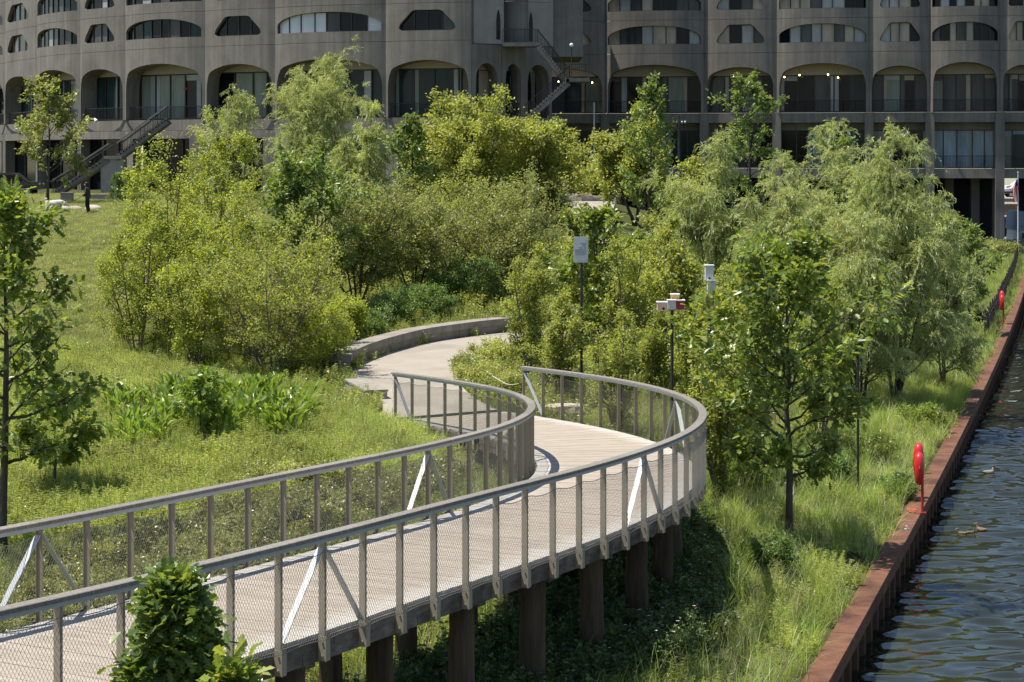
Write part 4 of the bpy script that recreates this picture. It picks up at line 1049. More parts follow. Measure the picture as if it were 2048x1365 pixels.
for i, (px, Y, h, w, t) in enumerate(((960, 53.5, .85, .8, 'low bushy shrub nearest the railing start beside the path'), (930, 56.6, .7, .55, 'dark twiggy shrub at the path edge by the rope fence'), (990, 58.5, 1.0, .8, 'green shrub behind the rope fence'), (1010, 52.0, .8, .7, 'shrub against the first railing post'))):
    shrub(px, Y, h, w, t, 620 + i, mat='shrub' if i != 1 else 'service')
def deck_clear(q): return float(np.min(np.hypot(*(cl_at(np.arange(0, 33, .5))[:, :2] - q).T))) > 2.4
shr = []
for i in range(40):
    t = i/39.0; Y = 28.2 + 9.0*t + (i % 4)*.9 + rng.uniform(-.3, .3); px = 40 + 840*t + rng.uniform(-25, 25)
    q = np.array((xat(px, Y), Y)); 
    if deck_clear(q): shr.append(q)
protos = []
for i, q in enumerate(shr):
    Y = q[1]; px = 1024 + q[0]/Y*F; lab = 'small leaved yellow-green shrub in the mass behind the meadow side railing'; grp = 'shrubs along the meadow side railing'
    if i < 6: protos.append(shrub(px, Y, rng.uniform(.75, 1.0), rng.uniform(.75, .95), lab, 640 + i, grp, leaf=.062, per=11, n1=11, mat='railshrub'))
    else: k = rng.uniform(.85, 1.15); copy_plant(protos[i % 6], at(px, Y), rng.uniform(0, 6.28), (k, k, k*rng.uniform(.85, 1.1)), label=lab, cat='shrub', group=grp)
for i, (px, Y, h, w) in enumerate(((560, 40, .7, .8), (620, 39, .75, .8), (690, 40.5, .7, .8), (755, 42, .6, .7), (300, 48, .7, .9), (250, 52, .6, .9), (180, 50, .6, .8))):
    shrub(px, Y, h, w, 'low rounded meadow shrub ' + ('left of the row before the inner deck curve', 'second in the row before the inner deck curve', 'third in the row before the inner deck curve', 'nearest the inner deck curve', 'beside the broad leaved patch', 'at the lawn side of the broad leaved patch', 'nearest the left edge oak')[i], 680 + i, 'low meadow shrubs', leaf=.055, mat='shrub' if i < 4 else 'service')
for i, (px, Y) in enumerate(((235, 128), (265, 131))):
    shrub(px, Y, 1.9 - .5*i, .7, ('taller' if i == 0 else 'shorter') + ' blue-green conifer by the foot of the garden stair', 690 + i, name='conifer', mat='hedge', tpl='lance', leaf=.16, stems=1, shape='cone', n1=22, per=10, trunk_r=.04, upturn=.1, el=(0, .5))
for i, (px, Y, h, w) in enumerate(((1965, 150, 1.0, 2.2), (2000, 152, 1.2, 2.4), (1935, 149, 1.1, 2.0))):
    shrub(px, Y, h, w, 'olive shrub below the shaded wing, %s of the row of three' % ('middle', 'right', 'left')[i], 694 + i, 'shrubs below the shaded wing', leaf=.16, sr=.2, mat='service')

for i, (px, Y, h, w, t) in enumerate(((1500, 44, .9, .7, 'leafy weed shrub at the foot of the saplings by the deck curve'), (1660, 47, .8, .8, 'leafy shrub behind the bank oak trunk'), (1745, 50, .9, .9, 'leafy shrub near the thin dark pole'), (1790, 46, .6, .6, 'low weed clump above the nearer life ring'),
        (1850, 57, .8, .8, 'leafy shrub under the edge of the big willow'), (1540, 37, .7, .6, 'weed clump left of the bank oak trunk'))):
    shrub(px, Y, h, w, t, 700 + i, leaf=.065, mat='hedge' if i % 2 else 'oak')
for i, (px, Y, t) in enumerate(((1290, 29.5, 'left'), (1335, 30.5, 'right'))):
    e = shrub(px, Y, .75, .8, '%s of the two shaded wild roses with small pink flowers near the piles' % t, 720 + i, name='wild_rose', mat='shade', leaf=.06)  # foliage uses the leaf colour darkened for the deck shadow
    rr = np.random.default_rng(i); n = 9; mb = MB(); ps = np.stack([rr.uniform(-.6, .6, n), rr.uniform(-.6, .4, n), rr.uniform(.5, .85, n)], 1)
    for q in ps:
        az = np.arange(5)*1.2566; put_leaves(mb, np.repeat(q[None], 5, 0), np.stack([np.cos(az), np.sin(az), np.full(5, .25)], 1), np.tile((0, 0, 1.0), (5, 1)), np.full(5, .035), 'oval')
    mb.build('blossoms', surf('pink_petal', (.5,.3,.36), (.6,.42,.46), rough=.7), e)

# broad leaved perennials ---------------------------------------------------
r = np.random.default_rng(31)
for i in range(52):
    px = r.uniform(232, 610); Y = r.uniform(43.5, 49.5) if px > 330 else r.uniform(42.5, 47.5)
    b_ = at(px, Y); e = empty('broad_leaved_plant', tuple(b_), rz=r.uniform(0, 6.28), label='clump of upright broad pointed leaves in the patch below the birches', cat='plant', group='broad leaved plants in the meadow')
    mb = MB(); n = 52; az = r.uniform(0, 6.28, n); hh = r.uniform(.05, .85, n); rr = r.uniform(.02, .42, n)
    pos = np.stack([np.cos(az)*rr, np.sin(az)*rr, hh], 1)
    ax = np.stack([np.cos(az)*.5, np.sin(az)*.5, np.full(n, 1.0)], 1) + r.normal(0, .3, (n, 3))
    nr_ = np.stack([-np.cos(az), -np.sin(az), np.full(n, .6)], 1) + r.normal(0, .4, (n, 3))
    put_leaves(mb, pos, ax, unit(nr_), r.uniform(.2, .36, n), 'dock'); mb.build('leaves', LM['dock'], e)
    ms = MB(); Z0 = pos.copy(); Z0[:, :2] *= .3; Z0[:, 2] = 0; ms.tubes(Z0, pos, .006, 3); ms.build('stems', LM['dock'], e)

# ================================================================= GRASS AND GROUND COVER (geometry nodes scatter)
def tuft(seed, n, hlo, hhi, w, lean, spread, seg=4):
    r = np.random.default_rng(seed); mb = MB()
    az = r.uniform(0, 6.28, n); h = r.uniform(hlo, hhi, n); ln = lean*r.uniform(.2, 1.2, n); rr = spread*np.sqrt(r.random(n)); a2 = r.uniform(0, 6.28, n)
    t = np.linspace(0, 1, seg+1)
    c = np.stack([np.cos(a2)*rr, np.sin(a2)*rr, np.zeros(n)], 1)
    d = np.stack([np.cos(az), np.sin(az)], 1)
    C = np.zeros((n, seg+1, 3)); C[..., :2] = c[:, None, :2] + d[:, None, :]*(ln*h)[:, None, None]*(t**1.8)[None, :, None]
    C[..., 2] = h[:, None]*(t - .38*np.clip(ln, 0, 1.2)[:, None]*t**2.6)
    sd = np.stack([-np.sin(az + r.normal(0, .5, n)), np.cos(az + r.normal(0, .5, n)), np.zeros(n)], 1)
    wd = w*r.uniform(.6, 1.2, n)[:, None]*(1 - .92*t**1.5)[None, :]
    Lf = C - sd[:, None, :]*wd[..., None]/2; Rt = C + sd[:, None, :]*wd[..., None]/2
    V = np.stack([Lf, Rt], 2).reshape(n, -1, 3); k = 2*(seg+1)
    f = np.array([(2*i, 2*i+1, 2*i+3, 2*i+2) for i in range(seg)])
    mb.add(V.reshape(-1, 3), (f[None] + (np.arange(n)*k)[:, None, None]).reshape(-1, 4)); return mb
def herb(seed, n, h, leaf, spread, k=14, tpl='lance'):
    r = np.random.default_rng(seed); mb = MB()
    for i in range(n):
        a = r.uniform(0, 6.28); rr = spread*math.sqrt(r.random()); hh = h*r.uniform(.65, 1.1); ln = r.normal(0, .16, 2)
        u = np.linspace(.12, 1, k); P = np.stack([math.cos(a)*rr + ln[0]*hh*u, math.sin(a)*rr + ln[1]*hh*u, hh*u], 1)
        mb.tubes(np.array([(math.cos(a)*rr, math.sin(a)*rr, 0)]), P[-1:], .004, 3)
        P = np.repeat(P, 3, 0); ax = np.stack([r.normal(0, 1, len(P)), r.normal(0, 1, len(P)), np.full(len(P), .22)], 1)
        put_leaves(mb, P, ax, unit(np.array((0, 0, 1)) + r.normal(0, .5, (len(P), 3))), leaf*r.uniform(.6, 1.2, len(P))*np.repeat(1.15 - .6*u, 3), tpl)
    return mb
def scatter(name, meshes, pts, scale, seed, label, cat, tilt=.12):
    """points with attributes, instanced by a geometry nodes tree"""
    r = np.random.default_rng(seed); n = len(pts)
    src = bpy.data.collections.new(name + '_source')
    for i, (mb, mat) in enumerate(meshes):
        o = bpy.data.objects.new('%s_piece_%02d' % (name, i), mb.mesh('%s_piece' % name, mat)); src.objects.link(o)
    me = bpy.data.meshes.new(name); me.vertices.add(n); me.vertices.foreach_set('co', np.asarray(pts, np.float32).ravel())
    a = me.attributes.new('rot', 'FLOAT_VECTOR', 'POINT'); rot = np.stack([r.normal(0, tilt, n), r.normal(0, tilt, n), r.uniform(0, 6.28, n)], 1); a.data.foreach_set('vector', rot.astype(np.float32).ravel())
    a = me.attributes.new('scl', 'FLOAT', 'POINT'); a.data.foreach_set('value', r.uniform(scale[0], scale[1], n).astype(np.float32))
    a = me.attributes.new('idx', 'INT', 'POINT'); a.data.foreach_set('value', r.integers(0, len(meshes), n).astype(np.int32))
    o = link(name, me); tag(o, label, cat, kind='stuff')
    ng = bpy.data.node_groups.new(name + '_nodes', 'GeometryNodeTree')
    ng.interface.new_socket('Geometry', in_out='INPUT', socket_type='NodeSocketGeometry'); ng.interface.new_socket('Geometry', in_out='OUTPUT', socket_type='NodeSocketGeometry')
    N = ng.nodes; L = ng.links; gi = N.new('NodeGroupInput'); go = N.new('NodeGroupOutput')
    ci = N.new('GeometryNodeCollectionInfo'); ci.inputs['Collection'].default_value = src; ci.inputs['Separate Children'].default_value = True; ci.inputs['Reset Children'].default_value = True
    ip = N.new('GeometryNodeInstanceOnPoints'); ip.inputs['Pick Instance'].default_value = True
    def na(nm, ty):
        q = N.new('GeometryNodeInputNamedAttribute'); q.data_type = ty; q.inputs[0].default_value = nm; return q.outputs[0]
    L.new(gi.outputs[0], ip.inputs['Points']); L.new(ci.outputs[0], ip.inputs['Instance'])
    L.new(na('idx', 'INT'), ip.inputs['Instance Index']); L.new(na('rot', 'FLOAT_VECTOR'), ip.inputs['Rotation']); L.new(na('scl', 'FLOAT'), ip.inputs['Scale'])
    L.new(ip.outputs[0], go.inputs[0])
    md_ = o.modifiers.new('scatter', 'NODES'); md_.node_group = ng
    return o
def region(n, x0, x1, y0, y1, seed, test, dens=None):
    r = np.random.default_rng(seed); x = r.uniform(x0, x1, n); y = r.uniform(y0, y1, n)
    k = test(x, y) & (x < wall_x(y) - .45) & ~in_poly(x, y, PATHPOLY) & ~in_poly(x, y, PATH2)
    x, y = x[k], y[k]; return np.stack([x, y, ground_z(x, y) - .02], 1)
cls = np.arange(-6, 34, .25); CLP = cl_at(cls)[:, :2]; CLT = np.interp(cls, _s, _t)
def deck_off(x, y):
    """signed distance from the deck centre line, river side positive"""
    d2 = (x[:, None] - CLP[None, :, 0])**2 + (y[:, None] - CLP[None, :, 1])**2; i = np.argmin(d2, 1)
    off = (x - CLP[i, 0])*np.cos(CLT[i]) - (y - CLP[i, 1])*np.sin(CLT[i])
    return off, np.sqrt(d2[np.arange(len(x)), i])
def clear_deck(x, y):   # keep tall cover out of the walking surface where deck meets ground
    off, dist = deck_off(x, y); return ~((dist < 1.75) & (y > 38))
G_ = LM['grass']; Hb = LM['herb']
long_t = [(tuft(40, 46, .30, .80, .0085, .45, .12), G_), (tuft(41, 46, .25, .70, .009, .9, .15), G_), (tuft(42, 40, .20, .62, .008, 1.35, .2), LM['silver']),
          (tuft(43, 44, .25, .66, .0075, 1.15, .17), G_), (tuft(44, 40, .30, .80, .008, .7, .16), G_), (tuft(45, 12, .35, .9, .005, .6, .2), LM['straw'])]
mid_t = [(tuft(50+i, 44, .12, .44, .008, .8, .15), G_) for i in range(4)]
herb_t = [(herb(60+i, 9, .42, .085, .2), Hb) for i in range(5)]
leafy_t = [(herb(70+i, 6, .38, .075, .16, 9, 'oval'), LM['shrub']) for i in range(3)]
lawn_t = [(tuft(80+i, 40, .05, .17, .012, .6, .2, 2), LM['lawn']) for i in range(4)]
side = lambda x, y: deck_off(x, y)[0]
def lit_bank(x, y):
    off, dist = deck_off(x, y); return ~((dist < 2.05 + .25*np.sin(x*3.1)*np.sin(y*2.3)) & (off > -.9))  # bright grass stops at the deck shadow; plants coloured darker fill it
P = region(25000, -6, 22, 14, 80, 1, lambda x, y: (wall_x(y) - x < 8.5) & (side(x, y) > -3) & lit_bank(x, y))
scatter('bank_grass', long_t + mid_t + long_t + herb_t[:2] + leafy_t[:1], P, (.6, 1.35), 1, 'long arching green grass covering the river bank beside the sea wall', 'grass')
P = region(38000, -23, -1, 20, 62, 2, lambda x, y: (side(x, y) < -1.75) & clear_deck(x, y))
scatter('meadow_plants', herb_t*3 + mid_t[:2] + leafy_t + [long_t[2], long_t[0]], P, (.7, 1.6), 2, 'fine yellow-green meadow plants between the boardwalk and the birches', 'meadow')
P = region(5000, -4, -1.6, 34, 48, 8, lambda x, y: (side(x, y) < -1.7) & (side(x, y) > -4.6) & clear_deck(x, y))
scatter('verge_grass', long_t, P, (.7, 1.1), 8, 'bright long grass on the slope beside the inner deck curve', 'grass')
P = region(110000, -46, 2, 56, 150, 3, lambda x, y: (x < -2))
scatter('lawn_grass', lawn_t, P, (.8, 1.6), 3, 'short mown lawn rising to the sunlit wing', 'grass')
P = region(9000, -14, 14, 45, 100, 4, lambda x, y: (wall_x(y) - x > 7) & clear_deck(x, y) & ~((x < -7.5) & (y > 63)))
scatter('understorey', mid_t + leafy_t*2 + herb_t[:2], P, (.9, 1.5), 4, 'mixed leafy ground cover under the trees', 'ground cover')
P = region(16000, 8, 45, 78, 158, 5, lambda x, y: wall_x(y) - x < 22)
scatter('far_bank_grass', mid_t + lawn_t, P, (1.1, 1.9), 5, 'rough pale grass on the far bank by the dark fence', 'grass')
P = region(9000, -12, -7, 58, 72, 6, lambda x, y: x < -6.5 - (y-58)*.1)
scatter('reeds', [(tuft(90+i, 12, .6, 1.15, .012, .18, .2), LM['lawn']) for i in range(3)], P[:260], (.9, 1.3), 6, 'thin upright straw stems at the edge of the lawn', 'reeds')
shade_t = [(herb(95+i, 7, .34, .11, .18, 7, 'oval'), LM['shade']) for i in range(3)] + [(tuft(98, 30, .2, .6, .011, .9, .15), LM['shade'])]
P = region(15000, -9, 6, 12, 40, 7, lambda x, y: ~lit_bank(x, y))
scatter('shadow_dark_plants', shade_t, P, (.8, 1.5), 7, 'leafy plants coloured dark to deepen the deck shadow in front of the piles', 'ground cover')
# ================================================================= SMALL THINGS
def ring_mesh(R, r1, r2, n=28, k=12):
    m = MB(); rings = []
    for a in np.linspace(0, 2*np.pi, n, endpoint=False):
        c = np.array((0, math.cos(a)*R, math.sin(a)*R)); o = np.array((0, math.cos(a), math.sin(a)))
        rings.append([c + o*r2*math.cos(b_) + np.array((1, 0, 0))*r1*math.sin(b_) for b_ in np.linspace(0, 2*np.pi, k, endpoint=False)])
    rings.append(rings[0]); m.loft(rings, caps=False); return m
def life_ring(px, py, label):
    Y = (CZ - CAP_Z)*F/(py - HOR); x = xat(px, Y)
    e = empty('life_ring_stand', (x, Y, CAP_Z), -math.atan2(x, Y) + .05, label=label, cat='life ring')
    m = MB(); m.tube([(.075, .06, 0), (.075, .06, 1.05)], .032, 10); m.box((.075, .06, .008), (.16, .16, .016)); m.build('post', MT['red_dark'], e, smooth=False)
    # hooded ring housing seen nearly edge-on: two shells with a seam
    def shell(x0, w, ry, rz, cz, p=2.6, n=26):
        m = MB(); rings = []
        for t in np.linspace(-1, 1, 11):
            k = max(0.02, 1 - abs(t)**2.8)**(1/2.8); rings.append([(x0 + t*w, ry*k*np.sign(math.cos(a))*abs(math.cos(a))**(2/p), cz + rz*k*np.sign(math.sin(a))*abs(math.sin(a))**(2/p)) for a in np.linspace(0, 2*np.pi, n, endpoint=False)])
        return m.loft(rings)
    o = shell(0, .118, .20, .42, 1.12); o.V = [v + np.array((0, .11, 0)) for v in o.V]; o.build('back_shell', MT['red'], e, smooth=True)
    o = shell(0, .112, .20, .36, 1.00); o.V = [v + np.array((0, -.10, 0)) for v in o.V]; o.build('front_shell', MT['red'], e, smooth=True)
    m = MB(); m.tube([(0, -.10 - .205*math.sin(t), 1.0 + .365*math.cos(t)) for t in np.linspace(.1, 2.9, 14)], .012, 6); m.build('seam', MT['red_dark'], e, smooth=True)
    r = np.random.default_rng(int(px)); t = np.linspace(0, 9, 60)
    m = MB(); m.tube(np.stack([-.14 + .12*np.cos(t*2.1)*(.5+.06*t), -.02 + .14*np.sin(t*1.7), .02 + .012*t + .01*np.sin(5*t)], 1), .007, 4); m.build('throw_rope', MT['red_rope'], e)
    return e
MT['red_rope'] = surf('orange_rope', (.5,.09,.04), (.6,.14,.06), scale=20, rough=.8)
life_ring(1838, 1027, 'red life ring housing on a red post on the sea wall cap, nearer one')
life_ring(2004, 648, 'red life ring housing far along the sea wall at the end of the dark fence')

def pole(root, h, r_=.035, mat='black'):
    m = MB(); m.tube([(0, 0, 0), (0, 0, h)], r_, 8); return m.build('pole', MT[mat], root)
def stand(px, Y, py): b_ = at(px, Y); return b_, zat(py, Y) - b_[2]
# grid board sign
b_, h = stand(1163, 51.5, 525)
e = empty('grid_board', tuple(b_), label='pale grey board with a grid of small squares on a dark pole', cat='sign')
pole(e, h + .1); bw_, bh = 29*51.5/F, 51*51.5/F
m = MB(); m.box((-.02, -.05, h + bh/2), (bw_, .05, bh)); m.build('board', MT['offwhite'], e)
m = MB()
for i in range(6):
    for j in range(6):
        if (i < 2 and j > 2) or prng.random() < .15: continue
        cx, cz = -.02 - bw_*.33 + i*bw_*.125, h + bh*.32 + j*bh*.085
        s_ = bw_*.045
        for dx, dz, ww, hh in ((0, s_, 2*s_, .008), (0, -s_, 2*s_, .008), (s_, 0, .008, 2*s_), (-s_, 0, .008, 2*s_)): m.box((cx+dx, -.077, cz+dz), (ww, .006, hh))
m.box((-.02 + bw_*.36, -.077, h + bh*.86), (bw_*.14, .006, .01)); m.box((-.02 + bw_*.36, -.077, h + bh*.80), (bw_*.14, .006, .01)); m.box((-.02 + bw_*.43, -.077, h + bh*.09), (.025, .006, .03))
m.build('grid_marks', MT['gmark'] if 'gmark' in MT else surf('grey_print', (.25,.27,.29)), e)
# coloured nest boxes
def nest(root, name, c, size, mat, hole=None):
    m = MB(); m.box(c, size); o = m.build(name, mat, root)
    q = MB(); q.box((c[0], c[1]-.01, c[2]+size[2]/2+.012), (size[0]+.03, size[1]+.06, .02)); q.build('lid', MT['white'], o)
    if hole:
        q = MB(); q.tube([(c[0]+hole[0], c[1]-size[1]/2-.004, c[2]+hole[1]), (c[0]+hole[0], c[1]-size[1]/2+.01, c[2]+hole[1])], .03, 10); q.build('entrance_hole', MT['black'], o)
    return o
pink = surf('pink_paint', (.62,.40,.37), (.66,.44,.40), rough=.6); crim = surf('crimson_paint', (.36,.02,.06), (.42,.03,.08), rough=.55); ochre = surf('ochre_paint', (.56,.34,.10), (.60,.38,.13), rough=.6)
cedar = surf('raw_cedar', (.38,.24,.15), (.48,.32,.2), scale=6, rough=.8, stretch=(5,5,1))
b_, h = stand(1344, 42.6, 621); u = 42.6/F
e = empty('nest_box_cluster', tuple(b_), label='pink, grey, crimson and ochre nest boxes clustered on one pole', cat='nest box')
pole(e, h)
nest(e, 'pink_box', (-.19, -.02, h + 8*u), (24*u, .2, 15*u), pink, (.0, -.04)); nest(e, 'grey_box', (-.02, -.16, h + 12*u), (16*u, .18, 17*u), MT['offwhite'])
nest(e, 'crimson_box', (.16, -.04, h + 11*u), (18*u, .22, 17*u), crim); nest(e, 'ochre_box', (.07, .08, h + 26*u), (16*u, .2, 9*u), ochre)
b_, h = stand(1419, 43.8, 632); u = 43.8/F
e = empty('nest_box_stack', tuple(b_), label='tall stack of two white boxes above a wooden frame on a pole', cat='nest box')
pole(e, h, .045, 'black')
m = MB()
for dx in (-.085, .085): m.bar((dx, -.04, h), (dx, -.04, h + 46*u), .03, .06)
m.bar((-.1, -.04, h + .01), (.1, -.04, h + .01), .08, .03); m.build('wood_frame', cedar, e)
m = MB(); m.box((0, .0, h + 30*u), (15*u, .1, 26*u)); m.build('back_board', cedar, e)
nest(e, 'lower_white_box', (.03, -.08, h + 57*u), (16*u, .2, 27*u), MT['offwhite']); nest(e, 'upper_white_box', (-.01, -.02, h + 86*u), (16*u, .2, 28*u), MT['offwhite'], (.0, -.12))
b_, h = stand(1716, 46, 708); u = 46/F
e = empty('bat_house', tuple(b_), label='black box with a white flat roof on a thin dark pole on the bank', cat='nest box')
pole(e, h + .02, .03); m = MB(); m.box((0, 0, h + 12*u), (19*u, .18, 26*u)); m.build('box', MT['black'], e)
m = MB(); m.box((.02, 0, h + 27*u), (29*u, .26, .018)); m.build('roof', MT['white'], e); m = MB(); m.box((.10, -.02, h + 10*u), (.012, .03, 24*u)); m.build('edge_strip', MT['white'], e)
# rope fence by the path
pts = [(1037, 46.95, .75), (1004, 50.2, .42), (942, 56.3, .42), (957, 59.6, .42), (1000, 62.5, .42), (1022, 64.5, .42)]
e = empty('rope_fence', (xat(950, 57), 57, PZ), label='low white rope strung between slim stakes along the path edge', cat='fence')
tops = []
for i, (px, Y, hh) in enumerate(pts):
    x = xat(px, Y); tops.append(np.array((x, Y, PZ + hh)))
    if i:
        m = MB(); m.tube([(x, Y, PZ - .3), (x, Y, PZ + hh + .02)], .011, 6); m.tube([(x - .03, Y, PZ + hh), (x, Y, PZ + hh + .035), (x + .03, Y, PZ + hh), (x, Y, PZ + hh - .03), (x - .03, Y, PZ + hh)], .006, 4); m.build('stake', MT['galv'], e)
for a, b2 in zip(tops[:-1], tops[1:]):
    t = np.linspace(0, 1, 9)[:, None]; q = a + (b2 - a)*t; q[:, 2] -= .05*(4*t*(1-t))[:, 0]
    m = MB(); m.tube(q, .007, 5); m.build('rope', MT['white'], e)
settle(e)

# dark slatted fence on the far sea wall
e = empty('slat_fence', (float(wall_x(120)) - 1.0, 120, CAP_Z), label='dark weathered slat fence along the far end of the sea wall', cat='fence')
for i, Y in enumerate(np.arange(86, 150, .62)):
    x = float(wall_x(Y)) - .95; z0 = float(ground_z(x, Y)) - .1; hh = 1.15 + .14*math.sin(i*1.7) + prng.uniform(-.06, .06)
    m = MB(); m.box((0, 0, hh/2), (.05, .30, hh)); o = m.build('slat', MT['fence'] if 'fence' in MT else MT.setdefault('fence', surf('dark_fence_wood', (.03,.022,.02), (.075,.055,.045), scale=3, rough=.9, objrand=.3)), e, loc=(x, Y, z0), rz=-.28)
    if i % 4 == 0 and i < 100:
        x2 = float(wall_x(Y+2.48)) - .99; m = MB(); m.bar((x + .04, Y, z0 + .8), (x2 + .04, Y + 2.48, z0 + .8), .05, .09); m.build('rail', MT['fence'], e)
settle(e)

# flag on its pole
Yf = 160.0; x = xat(2036, Yf)
e = empty('flagpole', (x, Yf, WATER_Z), label='white flagpole with a striped red and white flag hanging limp at the right edge', cat='flagpole')
zt = zat(346, Yf); hp = zt - WATER_Z
m = MB(); m.tube([(0, 0, 0), (0, 0, hp)], [.06, .035], 8); m.build('pole', MT['white'], e); m = MB(); m.tube([(0, 0, hp), (0, 0, hp + .1)], .07, 8); m.build('finial', MT['white'], e)
mred = surf('flag_red', (.42,.03,.04)); mwh = surf('flag_white', (.62,.6,.58)); mbl = surf('flag_blue', (.03,.04,.13))
z1 = zat(357, Yf) - WATER_Z; z0 = zat(400, Yf) - WATER_Z
for k in range(9):
    m = MB(); V = []; n = 12
    for i in range(n+1):
        zz = z1 + (z0 - z1)*i/n
        for kk in (k, k+1):
            fr = kk/9; w = .72*(.35 + .65*min(1, i/4))
            V.append((-.05 - .62*fr*w + .25*(i/n)*.6, -.10*math.sin(fr*9 + i*.3), zz - .25*fr))
    m.add(V, [(2*i, 2*i+1, 2*i+3, 2*i+2) for i in range(n)]); top = [f for f in range(4)]
    o = m.build('flag_stripe', (mred if k % 2 == 0 else mwh), e)
    if k < 4:
        m2 = MB(); m2.add([(a, b__ - .006, c) for a, b__, c in V[:10]], [(2*i, 2*i+1, 2*i+3, 2*i+2) for i in range(4)]); m2.build('flag_canton', mbl, e)

# moored cabin boat
Yb = 170.0; x = xat(2058, Yb)
e = empty('moored_boat', (x, Yb, WATER_Z), label='white cabin boat with a blue canvas top moored at the right edge', cat='boat')
hull = MB(); rings = []
for t in np.linspace(0, 1, 9):
    w = 1.6*(1 - max(0, (.55 - t)/.55)**1.8) + .03; zt_ = 1.35 + .55*(1-t)**2; yy = -4 + 9*t
    rings.append([(-w*.55, yy + .4*(1-t), -.3), (-w*.9, yy, .35), (-w, yy - .3*(1-t), zt_), (w, yy - .3*(1-t), zt_), (w*.9, yy, .35), (w*.55, yy + .4*(1-t), -.3)])
hull.loft(rings).build('hull', MT['white'], e)
m = MB(); m.loft([[(-1.1*s_, -1.2 + dy, z), (1.1*s_, -1.2 + dy, z), (1.1*s_, 3.4, z), (-1.1*s_, 3.4, z)] for s_, dy, z in ((1, -.4, 1.4), (.95, .2, 2.3))]).build('cabin', MT['white'], e)
m = MB(); m.loft([[(-1.15*s_, -1.1 + dy, z), (1.15*s_, -1.1 + dy, z), (1.15*s_, 3.5, z), (-1.15*s_, 3.5, z)] for s_, dy, z in ((1, .1, 2.32), (1.0, .5, 2.7), (.85, .9, 3.9))]).build('canvas_top', surf('blue_grey_canvas', (.28,.36,.44), (.36,.44,.52), rough=.8), e)
m = MB(); m.box((0, -1.62, 1.85), (2.0, .05, .55)); m.build('windscreen', MT['g_dark'], e)
m = MB()
for i in range(7): m.tube([(-1.4 + .2*i, -2.6 - .15*i, 1.5), (-1.4 + .2*i, -2.6 - .15*i, 2.1)], .018, 4)
m.tube([(-1.4, -2.6, 2.1), (-.2, -3.6, 2.15)], .02, 5); m.build('bow_rail', MT['galv'], e)

# street and parked car seen below the shaded wing
Yc = 240.0; zc = zat(394, Yc)
m = MB(); m.box((62, 262, zc - .2), (60, 62, .4)); tag(m.build('street', MT['path']), kind='structure')
m = MB(); m.box((62, 229.8, zc - 1.25), (60, 1.2, 1.3)); o = m.build('retaining_wall', surf('brown_bank', (.22,.13,.08), (.3,.19,.12), scale=2, rough=.9)); tag(o, 'brown retaining wall below the street seen under the shaded wing', 'wall')
m = MB(); m.box((62, 229.0, zc - 2.15), (60, 1.2, .25)); o = m.build('quay_edge', MT['concrete_light']); tag(o, 'pale concrete quay edge below the brown wall', 'wall')
m = MB(); m.box((62, 229.4, zc - 3.3), (60, 1.5, 2.1)); o = m.build('quay_wall', MT['dark_room']); tag(o, 'dark quay wall at the far end of the marina inlet', 'wall')
MT['tyre'] = surf('tyre_rubber', (.02,.02,.02), rough=.9)
def car(loc, rz, paint, label, L_=4.6, H=1.68):
    e = empty('parked_car', loc, rz, label=label, cat='car')
    prof = [(-2.25, .45), (-2.3, .75), (-2.2, .98), (-1.25, 1.08), (-.55, 1.6), (-.2, 1.68), (1.5, 1.66), (2.1, 1.1), (2.25, 1.0), (2.28, .45)]
    lo = [(x, z) for x, z in prof]
    m = MB(); m.loft([[(x, s_*w, z) for x, z in lo] for s_, w in ((-1, .82), (-1, .9), (1, .9), (1, .82))]); m.build('body', paint, e)
    m = MB(); m.loft([[(x, y_, z) for x, z in ((-1.12, 1.1), (-.52, 1.52), (1.42, 1.54), (1.9, 1.12))] for y_ in (-.905, .905)]); m.build('side_window', MT['g_dark'], e)
    for wx in (-1.4, 1.38):
        for sy in (-.83, .83):
            m = MB(); m.tube([(wx, sy - .1, .36), (wx, sy + .1, .36)], .36, 20); o = m.build('wheel', MT['tyre'], e)
            q = MB(); q.tube([(wx, sy - .11*np.sign(sy)*-1, .36), (wx, sy + .115*np.sign(sy), .36)], .23, 12); q.build('rim', MT['galv'], o)
    for sy in (-.6, .6):
        m = MB(); m.box((-2.2, sy, .86), (.16, .36, .14)); m.build('headlight', MT['white'], e)
        m = MB(); m.box((2.2, sy*1.2, .95), (.12, .2, .2)); m.build('tail_light', MT['red'], e)
    for sy in (-.95, .95): m = MB(); m.box((-.85, sy*1.04, 1.12), (.16, .16, .12)); m.build('wing_mirror', paint, e)
    return e
car((xat(2024, Yc) + .6, Yc - 2, zc), 0, surf('white_car_paint', (.62,.63,.64), rough=.25, spec=.6), 'white sport utility car parked on the street seen under the shaded wing')
car((xat(2042, 262), 262, zc + .0), .1, surf('silver_car_paint', (.5,.52,.54), rough=.3, spec=.6), 'silver car parked further back on the street under the shaded wing')
car((xat(22, 148), 148, 6.38), math.pi, surf('black_car_paint', (.012,.013,.016), rough=.22, spec=.6), 'black car parked by the sunlit wing at the far left')
e = empty('guard_rail', (62, 231, zc), label='low brown guard rail along the far street', cat='railing')
m = MB(); m.bar((-20, 0, .7), (20, 0, .7), .08, .2); m.build('beam', MT['rust'], e)
for i in range(15): m = MB(); m.box((-19.5 + 2.8*i, 0, .35), (.12, .12, .7)); m.build('post', MT['rust'], e)
